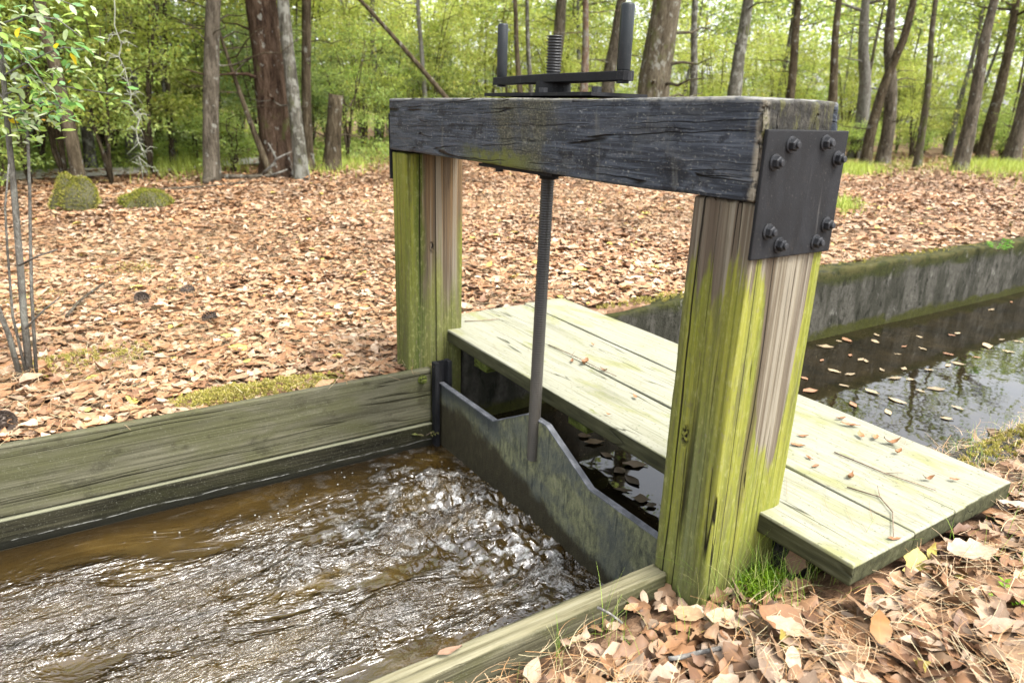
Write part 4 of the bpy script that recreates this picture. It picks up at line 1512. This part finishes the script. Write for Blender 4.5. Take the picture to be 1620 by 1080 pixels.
# fallen branch on the left bank and a long dead limb
for pts, r, lab in ((((325, 296), (345, 290), (365, 292), (395, 291), (440, 287)), .05, "mossy fallen branch on the ground beside the lone straight trunk"),
                    (((105, 500), (125, 480), (150, 462), (166, 450)), .012, "thin grey fallen stick on leaves right of the thin sapling"),
                    (((225, 300), (245, 302), (330, 299), (390, 296)), .022, "long thin dead limb lying behind the lower moss mound")):
    m = MB()
    q = []
    for u, v in pts:
        a = on_plane(u, v, 2, .03)
        a[2] = float(gh(a[0], a[1])) + .05 + r
        q.append(a)
    m.tube(q, [r * (1 - .5 * i / len(q)) for i in range(len(q))], 8, wob=.3)
    tag(m.build("fallen_branch", MAT["bark_grey"], None, tuple(q[0])), lab, "branch")

# leaves afloat on the still water
FL = []
for (u, v, s) in ((1305, 548, .10), (1328, 540, .05), (1340, 538, .09), (1385, 540, .07), (1387, 530, .06), (1345, 562, .05), (1370, 571, .06), (1362, 569, .06), (1455, 533, .05), (1505, 530, .05), (1515, 527, .06),
                  (1562, 547, .12), (1596, 556, .07), (1568, 490, .08), (1600, 478, .05), (1430, 548, .05), (1460, 552, .06), (1500, 560, .06), (1515, 575, .08), (1500, 578, .06), (1545, 565, .05), (1585, 537, .05),
                  (1320, 587, .08), (1345, 592, .07), (1395, 585, .06), (1415, 598, .09), (1430, 583, .06), (1380, 620, .08), (1420, 634, .10), (1405, 652, .07), (1480, 615, .10), (1515, 645, .06), (1498, 662, .06),
                  (1282, 618, .09), (1272, 598, .05), (1350, 640, .07), (1300, 570, .05), (1440, 600, .05), (1470, 585, .05), (1610, 540, .06), (1420, 560, .04), (1335, 610, .05), (1455, 618, .05)):
    p = on_plane(u, v, 2, -.426)
    if XL + .03 < p[0] < -.09:
        c = np.array((.55, .43, .26)) * random.uniform(.6, 1.15) if random.random() < .75 else np.array((.42, .22, .12))
        one_leaf("floating_leaf", (p[0], p[1], -.4235), s * 1.5, s * random.uniform(.5, .8), random.uniform(0, 6.28), .02, .06, c,
                 "pale dead leaf floating on the dark still water beyond the footbridge", "dead leaf", "leaves floating on the still water", 0, 0, 5, random.uniform(0, .7))
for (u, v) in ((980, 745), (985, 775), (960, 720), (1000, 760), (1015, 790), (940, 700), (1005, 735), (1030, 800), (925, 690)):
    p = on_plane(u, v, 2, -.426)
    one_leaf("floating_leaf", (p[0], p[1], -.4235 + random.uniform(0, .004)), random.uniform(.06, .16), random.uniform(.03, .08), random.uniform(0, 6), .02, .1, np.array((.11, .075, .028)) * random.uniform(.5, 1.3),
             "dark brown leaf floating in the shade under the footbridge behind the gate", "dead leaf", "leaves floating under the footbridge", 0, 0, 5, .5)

# ------------------------------------------------------------------ trees
GREENS = np.array([(.40, .46, .10), (.30, .39, .08), (.46, .50, .15), (.24, .34, .10), (.36, .43, .18), (.50, .52, .13), (.17, .26, .09), (.40, .48, .22)])


def leaf_cols(n, tone=0, pal=GREENS):
    c = pal[RNG.integers(0, len(pal), n)] * RNG.uniform(.75, 1.2, (n, 1))
    r = RNG.random(n)
    c[r > .985] = (.55, .38, .05)
    return c


def sprays(centres, per, rad, ln, flat=.35, pal=GREENS):
    """leaf sprays: flattened discs of leaves round each centre"""
    m = len(centres)
    cen = np.repeat(centres, per, 0)
    n = len(cen)
    d = RNG.normal(0, 1, (n, 3))
    d /= np.linalg.norm(d, axis=1, keepdims=True)
    off = d * (RNG.random((n, 1)) ** .5) * rad
    off[:, 2] *= flat
    A = off * np.array([1, 1, .6]) + RNG.normal(0, .35 * rad, (n, 3))
    A[:, 2] -= .15 * rad
    N = np.array([0, 0, 1.0]) + RNG.normal(0, .55, (n, 3))
    L = ln * RNG.uniform(.6, 1.35, n)
    tone = np.repeat(RNG.uniform(.6, 1.25, m), per)[:, None]
    hue = np.repeat(RNG.integers(0, len(pal), m), per)
    c = leaf_cols(n, pal=pal) * .6 + .4 * pal[hue]
    return quad_leaves(cen + off, L, L * RNG.uniform(.4, .62, n), A, N, np.clip(c * tone, 0, .68))


def grow(base, top, H, r0, mat_, label, group=None, limbs=(), crown=True, name="forest_tree", crown_n=46, low=4.6, dead=5, lean_curve=0.0, seed=0, broken=None, leafsz=.17):
    """trunk through base and the direction of `top`, H metres tall, with limbs and crown"""
    rs = random.Random(seed * 13 + 5)
    base = np.array(base, float)
    ax = (np.array(top) - base)
    ax /= ax[2]
    t = thing(name, tuple(base), label, "tree", group)
    m = MB()
    ph = rs.uniform(0, 9)
    Ht = broken if broken else H

    def axis(z):
        return base + ax * z + np.array([math.sin(z * .55 + ph) - math.sin(ph), math.cos(z * .5 + ph) - math.cos(ph), 0]) * (.03 + lean_curve) * min(z, 4)
    zs = [-.15, .05, .2, .5] + list(np.arange(.8, Ht, .35)) + [Ht]
    pts = [axis(z) for z in zs]
    rad = [max(.012, r0 * (1 + .28 * math.exp(-max(z, 0) * 4.5)) * (1 - .8 * max(z, 0) / (H * 1.05))) for z in zs]
    nseg = 14 if r0 > .1 else 8
    m.tube(pts, rad, nseg, wob=.16, seed=ph)
    cents = []
    nl = 0 if broken else int(9 + H * .6)
    for i in range(nl):
        z = low + (H - low) * (i + rs.random()) / nl
        az = rs.uniform(0, 6.28)
        f_ = (z - low) / (H - low)
        L = (1.2 + .20 * H * (1 - f_ * .75)) * rs.uniform(.7, 1.2)
        st = axis(z)
        rr = max(.012, r0 * (1 - .8 * z / H) * .42)
        lp = [st]
        for k in range(1, 5):
            q = k / 4
            lp.append(st + np.array([math.cos(az + .35 * q * rs.uniform(-1, 1)) * L * q, math.sin(az) * L * q, L * (.28 * q + rs.uniform(-.06, .06))]))
        m.tube(lp, [rr * (1 - .8 * k / 4) + .004 for k in range(5)], 5)
        for k in range(2, 5):
            cents.append(lp[k] + np.array([rs.uniform(-.4, .4), rs.uniform(-.4, .4), rs.uniform(-.15, .35)]))
            cents.append(lp[k] + np.array([rs.uniform(-.8, .8), rs.uniform(-.8, .8), rs.uniform(-.4, .5)]))
    for i in range(dead):
        z = rs.uniform(.7, Ht * .9) if broken else rs.uniform(1.2, low)
        az = rs.uniform(0, 6.28)
        L = rs.uniform(.5, 1.9)
        st = axis(z)
        lp = [st]
        for k in range(1, 5):
            lp.append(st + np.array([math.cos(az) * L * k / 4 + rs.uniform(-.08, .08), math.sin(az) * L * k / 4 + rs.uniform(-.08, .08), L * (.10 * k / 4 + rs.uniform(-.07, .07))]))
        m.tube(lp, [max(.006, r0 * .12 * (1 - .2 * k)) for k in range(5)], 5)
    m.build("trunk", mat_, t, tuple(base))
    if crown and not broken:
        V, F, C = sprays(np.array(cents), crown_n, .75, leafsz)
        mesh_obj("crown", V, F, MAT["leaf"], t, tuple(base), C)
    return t


def gpt(u, v, D):
    p = at_dist(u, v, D)
    p[2] = float(gh(p[0], p[1])) - .02
    return p


B = MAT
TREES = [
    (90, 125, 288, 13.0, 17, 'bark_brown', "slightly bent brown trunk behind the two moss mounds"),
    (205, 216, 282, 21, 23, 'bark_pale', "pale grey trunk behind the hanging strand of moss at left"),
    (325, 336, 290, 15.2, 23, 'bark_grey', "lone straight grey-brown trunk at the edge of the leaf litter, left"),
    (424, 440, 280, 16.0, 52, 'bark_red', "thickest reddish-brown trunk in the left half with bare twigs at its foot"),
    (456, 477, 278, 15.3, 20, 'bark_lichen', "lichen-spotted grey trunk touching the thick reddish trunk on its right"),
    (472, 489, 272, 17.5, 16, 'bark_brown', "thin dark trunk just right of the lichen-spotted trunk"),
    (806, 836, 240, 21, 10, 'bark_brown', "thin brown trunk between the left crank grip and the threaded rod"),
    (834, 850, 240, 23, 9, 'bark_lichen', "thin grey-green trunk directly left of the threaded rod top"),
    (878, 862, 240, 25, 25, 'bark_grey', "grey-brown trunk directly behind the top of the threaded rod"),
    (930, 917, 240, 23, 15, 'bark_pink', "pinkish flaky trunk with pale lichen between rod and right grip"),
    (973, 950, 240, 25, 25, 'bark_grey', "brown trunk immediately left of the right crank grip"),
    (1040, 1020, 262, 18.0, 58, 'bark_moss', "massive mossy lichen-dotted trunk behind the right crank grip"),
    (1113, 1090, 250, 23, 14, 'bark_lichen', "slim grey trunk with a dark ring right of the massive mossy trunk"),
    (1179, 1152, 250, 24, 24, 'bark_lichen', "greenish-grey lichen trunk above the right part of the beam"),
    (1272, 1237, 250, 26, 15, 'bark_brown', "dark slim trunk above the end of the crossbeam"),
    (1341, 1308, 250, 26, 17, 'bark_brown', "brown trunk with side twigs just right of the beam end"),
    (1408, 1371, 249, 27, 19, 'bark_brown', "crooked brown trunk rising from the bright grass strip"),
    (1447, 1397, 251, 30, 23, 'bark_grey', "broad grey-brown trunk right of the crooked brown one"),
    (1400, 1352, 250, 32, 25, 'bark_pale', "pale broad trunk half hidden behind the crooked brown trunk"),
    (1494, 1454, 246, 28, 13, 'bark_moss', "slender green-grey trunk standing alone above the concrete wall"),
    (1587, 1521, 254, 27, 23, 'bark_grey', "strongly leaning grey trunk near the right edge of the wood"),
    (1610, 1558, 228, 36, 19, 'bark_brown', "dark trunk behind the leaning grey trunk at right"),
    (1672, 1603, 236, 34, 25, 'bark_grey', "grey trunk at the extreme right edge over the bright grass"),
    (1547, 1505, 225, 40, 9, 'bark_pale', "thin pale trunk left of the leaning grey trunk"),
    (262, 275, 285, 19, 7, 'bark_brown', "very thin dark stem between pale trunk and lone straight trunk"),
]
for i, (ut, ub, vb, D, wpx, bk, lab) in enumerate(TREES):
    b = gpt(ub, vb, D)
    tp = at_dist(ut, 0, D)
    grow(b, tp, (11.5 if ub < 820 else 8.0) + 1.6 * ((i * 37) % 10) / 10, wpx / FPX * D * (.5 if ub < 1300 else .41), B[bk], lab, "forest trees round the clearing", seed=i + 1, low=4.9 if D < 20 else 5.4, crown_n=20 if ub < 820 else 12 if ub < 1300 else 8, dead=4 + i % 4, lean_curve=.05 if 'crooked' in lab or 'bent' in lab else 0.0)
# broken snag, small leaning stem, the long diagonal trunk
b = gpt(525, 274, 17.6)
grow(b, at_dist(533, 0, 17.6), 7, .21, B['bark_brown'], "short broken dark snag between the reddish trunk and the far post", "forest trees round the clearing", seed=60, broken=1.75, dead=3, crown=False)
b = gpt(432, 283, 15.6)
grow(b, at_dist(400, 205, 15.6), 3.2, .075, B['bark_brown'], "small dark stem leaning left in front of the thick reddish trunk", "forest trees round the clearing", seed=61, crown=False, dead=3, low=2)
b = gpt(800, 250, 18.5)
grow(b, at_dist(588, -4, 18.5), 7.0, .085, B['bark_brown'], "dark slanting trunk crossing diagonally above the left end of the beam", "forest trees round the clearing", seed=62, low=4.6, dead=5, lean_curve=.02, crown_n=24)

# slim background trunks deeper in the wood
protos = []
for k in range(5):
    t = grow((0, 0, 0), (.02 * (k - 2), .015 * k, 1), 7.6 + .4 * k, .06 + .016 * k, B[['bark_grey', 'bark_brown', 'bark_pale', 'bark_moss', 'bark_lichen'][k]],
             "slim trunk standing deep in the green wood behind the clearing", "slim background trunks", seed=100 + k, low=5.0, crown_n=14, leafsz=.22, dead=6)
    protos.append(t)


def dup(root, loc, rz, sc):
    r = root.copy()
    COL.objects.link(r)
    r.location = loc
    r.rotation_euler = (0, 0, rz)
    r.scale = (sc, sc, sc)
    for ch in list(root.children):
        c = ch.copy()
        COL.objects.link(c)
        c.parent = r
    return r


def start_D(u):
    return float(np.interp(u, [-300, 0, 330, 620, 900, 1310, 1620, 1900], [14, 14, 16, 19, 25, 29, 34, 38]))


used = set()
for i in range(84):
    u = -620 + (i * 2620 / 84) + random.uniform(-16, 16)
    D = start_D(u) + 3 + 24 * random.random() ** 1.4
    loc = gpt(u, 260, D)
    k = i % 5
    if k not in used:
        used.add(k)
        o = protos[k]
        o.location = loc
        o.rotation_euler = (0, 0, random.uniform(0, 6.28))
    else:
        o = dup(protos[k], loc, random.uniform(0, 6.28), random.uniform(.8, 1.15))


# understory shrubs and leafy saplings
def shrub(seed, H, R, n_c, per, rad, ln, pal, label, name="understory_shrub"):
    rs = random.Random(seed)
    t = thing(name, (0, 0, 0), label, "shrub", "understory shrubs behind the clearing")
    m = MB()
    cents = []
    for k in range(5):
        az = rs.uniform(0, 6.28)
        tip = np.array([math.cos(az) * R * .5, math.sin(az) * R * .5, H * rs.uniform(.75, 1.0)])
        pts = [tip * q * np.array([q ** .5, q ** .5, 1]) + np.array([rs.uniform(-.06, .06), rs.uniform(-.06, .06), 0]) * (q > 0) for q in np.linspace(0, 1, 7)]
        m.tube(pts, [.03 * (1 - .8 * q) + .004 for q in np.linspace(0, 1, 7)], 5)
        for j in range(6):
            b = pts[rs.randint(2, 6)]
            a2 = rs.uniform(0, 6.28)
            L = R * rs.uniform(.35, .9)
            e = b + np.array([math.cos(a2) * L, math.sin(a2) * L, rs.uniform(-.05, .45) * L])
            m.tube([b, (b + e) / 2 + np.array([0, 0, .06]), e], [.012, .008, .004], 4)
            for q in (.5, .75, 1.0):
                cents.append(b + (e - b) * q + np.array([rs.uniform(-.2, .2), rs.uniform(-.2, .2), rs.uniform(-.1, .2)]))
    m.build("stems", MAT["bark_brown"], t)
    rs.shuffle(cents)
    V, F, C = sprays(np.array(cents[:n_c]), per, rad, ln, .45, pal)
    mesh_obj("foliage", V, F, MAT["leaf"], t, (0, 0, 0), C)
    return t


PALB = np.array([(.44, .50, .10), (.52, .55, .15), (.38, .46, .09), (.56, .56, .20), (.32, .40, .11)])
PALD = np.array([(.14, .23, .08), (.20, .29, .10), (.27, .35, .11), (.32, .40, .18), (.38, .43, .15)])
PALG = np.array([(.32, .44, .10), (.40, .50, .12), (.36, .46, .18), (.46, .52, .15), (.25, .36, .10)])
sp = [shrub(1, 3.2, 1.3, 80, 60, .42, .075, PALG, "mid-green leafy shrub in the understory behind the leaf litter"),
      shrub(2, 4.2, 1.5, 85, 60, .50, .085, PALB, "yellow-green airy shrub in the understory behind the leaf litter"),
      shrub(3, 3.0, 1.2, 80, 62, .40, .070, PALD, "dark green dense shrub in the understory behind the leaf litter"),
      shrub(4, 5.0, 1.7, 85, 58, .55, .095, PALB, "tall light green sapling thicket between the far trunks"),
      shrub(5, 1.5, 1.0, 60, 55, .34, .075, PALG, "low bright bush at the foot of the forest trunks")]
cnt = [0] * 5
i = 0
for layer, (dd, n, sc) in enumerate(((1.5, 40, .95), (5.0, 40, 1.1), (9.5, 40, 1.35), (15, 36, 1.7))):
    for k in range(n):
        u = -560 + 2560 * (k + random.uniform(.1, .9)) / n
        right = u > 1000
        D = start_D(u) + dd * (1.25 if right else 1) + random.uniform(-1.2, 2.5)
        if layer == 0 and right and random.random() < .3:
            continue
        loc = gpt(u, 268, D)
        kind = random.choice([0, 0, 1, 1, 2, 3, 4, 4] if layer == 0 else [0, 1, 1, 2, 3, 3])
        if right:
            kind = random.choice([1, 3, 3, 4, 0, 4])
        s = sc * random.uniform(.75, 1.2) * (1.0 if not right else .95)
        if cnt[kind] == 0:
            o = sp[kind]
            o.location = loc
            o.rotation_euler = (0, 0, random.uniform(0, 6.28))
            o.scale = (s, s, s)
        else:
            dup(sp[kind], loc, random.uniform(0, 6.28), s)
        cnt[kind] += 1

# the far wood that reads as one mass
Vs, Fs, Cs, base = [], [], [], 0
cen = []
for k in range(2300):
    u = random.uniform(-720, 2150)
    D = start_D(u) + random.uniform(24, 52)
    p = gpt(u, 230, D)
    hmax = 12
    p[2] = hmax * random.random() ** 1.5
    cen.append(p)
put(*sprays(np.array(cen), 34, 1.7, .42, .6, np.concatenate([PALB, GREENS])))
fw = mesh_obj("far_wood", np.concatenate(Vs), np.concatenate(Fs), MAT["leaf"], col=np.concatenate(Cs))
tag(fw, "far green woodland seen as one leafy mass between the trunks", "woodland", kind="stuff")

# low ground cover inside the wood
Vs, Fs, Cs, base = [], [], [], 0
cen = []
for k in range(1700):
    u = random.uniform(-350, 1000)
    D = start_D(u) + random.uniform(3.6 if u < 440 else .3, 12)
    p = gpt(u, 270, D)
    p[2] += random.uniform(.02, .45)
    cen.append(p)
put(*sprays(np.array(cen), 26, .35, .09, .5, PALG))
tag(mesh_obj("ground_cover", np.concatenate(Vs), np.concatenate(Fs), MAT["leaf"], col=np.concatenate(Cs)), "low green herbs covering the forest floor behind the leaf litter", "ground cover", kind="stuff")

# ------------------------------------------------------------------ near sapling at the left edge
SD = 5.0
sb = gpt(42, 580, 4.75)
ST = thing("sapling", tuple(sb), "thin multi-stemmed grey sapling with drooping green leaves at the left edge", "sapling")


def px_path(pts, D0=4.75, D1=4.55):
    q = []
    for i, (u, v) in enumerate(pts):
        q.append(at_dist(u, v, D0 + (D1 - D0) * i / max(1, len(pts) - 1)))
    return q


m = MB()
stems = [([(44, 585), (38, 500), (32, 420), (22, 300), (12, 200), (5, 120), (-4, 20), (-12, -80), (-20, -200)], .019),
         ([(52, 575), (50, 470), (48, 380), (47, 300), (44, 220), (38, 170), (24, 130), (4, 90), (-20, 60)], .0095),
         ([(30, 582), (14, 530), (2, 500), (-20, 440), (-40, 360), (-60, 200), (-70, 50)], .016),
         ([(40, 580), (20, 500), (12, 400), (8, 330), (14, 260)], .008)]
for pts, r in stems:
    q = px_path(pts)
    if q[0][2] > sb[2]:
        q[0][2] = sb[2] - .03
    m.tube(q, [r * (1 - .6 * i / len(q)) for i in range(len(q))], 8, wob=.15, seed=r * 100)
br = [[(5, 120), (50, 95), (100, 75), (150, 80)], [(8, 150), (60, 130), (120, 140), (185, 150)], [(-4, 40), (40, 25), (90, 30), (130, 60)], [(12, 190), (40, 170), (75, 160), (110, 175)],
      [(-10, -30), (30, -20), (80, -5), (120, 10)], [(0, 70), (30, 80), (60, 120), (80, 150)], [(-30, 130), (0, 150), (20, 180), (30, 210)], [(44, 220), (60, 190), (85, 175), (100, 190)],
      [(30, 420), (60, 405), (90, 395)], [(40, 520), (70, 490), (95, 470)]]
cents, dirs = [], []
for bi, pts in enumerate(br):
    dd = 4.6 - .35 * random.random()
    q = px_path(pts, 4.6, dd)
    m.tube(q, [.006 - .0012 * i for i in range(len(q))], 5)
    if bi < 8:
        for k in range(len(q) - 1):
            for s in np.linspace(.1, 1, 6):
                cents.append(q[k] + (q[k + 1] - q[k]) * s)
                dirs.append(q[k + 1] - q[k])
m.build("stem", MAT["bark_pale"], ST, tuple(sb))
cents, dirs = np.array(cents), np.array(dirs)
rep = 3
P = np.repeat(cents, rep, 0) + RNG.normal(0, .06, (len(cents) * rep, 3))
A = np.repeat(dirs / np.linalg.norm(dirs, axis=1, keepdims=True), rep, 0) * .8 + RNG.normal(0, .6, P.shape)
A[:, 2] -= .45
N = np.array([0, 0, 1.0]) + RNG.normal(0, .5, P.shape)
n = len(P)
pal = np.array([(.16, .32, .10), (.20, .36, .17), (.32, .44, .12), (.40, .50, .27), (.46, .52, .38), (.28, .42, .10)])
c = pal[RNG.integers(0, 6, n)] * RNG.uniform(.8, 1.2, (n, 1))
r = RNG.random(n)
c[r > .965] = (.60, .45, .03)
c[r > .985] = (.52, .28, .06)
L = RNG.uniform(.034, .074, n)
yaw = np.arctan2(A[:, 1], A[:, 0])
V, F, C = leaf_mesh(P, L, L * RNG.uniform(.38, .5, n), yaw, .5, RNG.normal(0, .06, n), RNG.uniform(.1, .45, n), c, 5, None, RNG.normal(0, .6, n), None, RNG.normal(-.35, .45, n))
mesh_obj("leaves", V, F, MAT["leaf"], ST, tuple(sb), C)

# hanging strand of grey moss
m = MB()
pts = [(178, -40), (182, 15), (181, 40), (186, 55), (192, 70), (188, 90), (197, 108), (202, 130), (208, 150), (204, 165), (213, 180), (221, 190), (215, 205), (219, 225), (228, 240), (219, 248), (224, 262), (226, 285)]
q = px_path(pts, 7.0, 7.0)
m.tube(q, .0045, 5)
for k in range(3, len(q) - 1):
    for s in range(5):
        e = q[k] + np.array([random.uniform(-.12, .12), random.uniform(-.12, .12), random.uniform(-.10, .05)])
        mid = (q[k] + e) / 2 + np.array([random.uniform(-.04, .04), random.uniform(-.04, .04), .03])
        m.tube([q[k], mid, e], [.003, .0025, .0015], 4)
tag(m.build("hanging_moss", MAT["strand"], None, tuple(q[0])), "wispy grey strand of moss hanging among the left trees", "moss strand")

# bare twigs at the foot of the reddish trunk
m = MB()
q = px_path([(415, 276), (430, 262), (437, 252), (448, 246), (462, 240)], 14.5, 14.3)
m.tube(q, [.03, .028, .024, .018, .01], 6)
q2 = px_path([(437, 252), (432, 240), (424, 226)], 14.5, 14.6)
m.tube(q2, [.022, .018, .01], 6)
q3 = px_path([(430, 277), (445, 272), (455, 268)], 14.3, 14.3)
m.tube(q3, [.025, .02, .012], 6)
tag(m.build("dead_branch", MAT["bark_pale"], None, tuple(q[0])), "pale forked dead branch leaning at the foot of the thick reddish trunk", "branch")

# small plants
def plant(name, u, v, z, n, ln, pal, label, up=.8):
    p = on_plane(u, v, 2, z)
    t = thing(name, tuple(p), label, "plant")
    m = MB()
    P, A = [], []
    for k in range(n):
        az = random.uniform(0, 6.28)
        e = p + np.array([math.cos(az) * ln * .8, math.sin(az) * ln * .8, ln * up * random.uniform(.5, 1.3)])
        m.tube([p, (p + e) / 2 + np.array([0, 0, ln * .12]), e], [.0022, .0018, .001], 4)
        for s in (.5, .75, 1):
            for sg in (-1, 1):
                P.append(p + (e - p) * s)
                A.append((e - p) / ln * .6 + np.array([-math.sin(az), math.cos(az), .2]) * sg * .8)
    m.build("stem", MAT["twig"], t, tuple(p))
    P, A = np.array(P), np.array(A)
    c = pal[RNG.integers(0, len(pal), len(P))]
    L = np.full(len(P), ln * .42)
    V, F, C = quad_leaves(P, L, L * .55, A, np.array([0, 0, 1.0]) + RNG.normal(0, .3, P.shape), c)
    mesh_obj("leaves", V, F, MAT["leaf"], t, tuple(p), C)


plant("seedling", 1590, 955, .10, 4, .06, np.array([(.20, .40, .03), (.28, .48, .05)]), "tiny bright green seedling in the litter at the right edge")
plant("fern", 1578, 398, .22, 9, .13, np.array([(.10, .24, .04), (.16, .30, .06)]), "small green fern growing on top of the concrete wall", .7)
plant("weed", 672, 690, -.45, 4, .09, np.array([(.16, .17, .06), (.24, .23, .10)]), "scraggly dull weed caught in the corner beside the gate guide", .5)
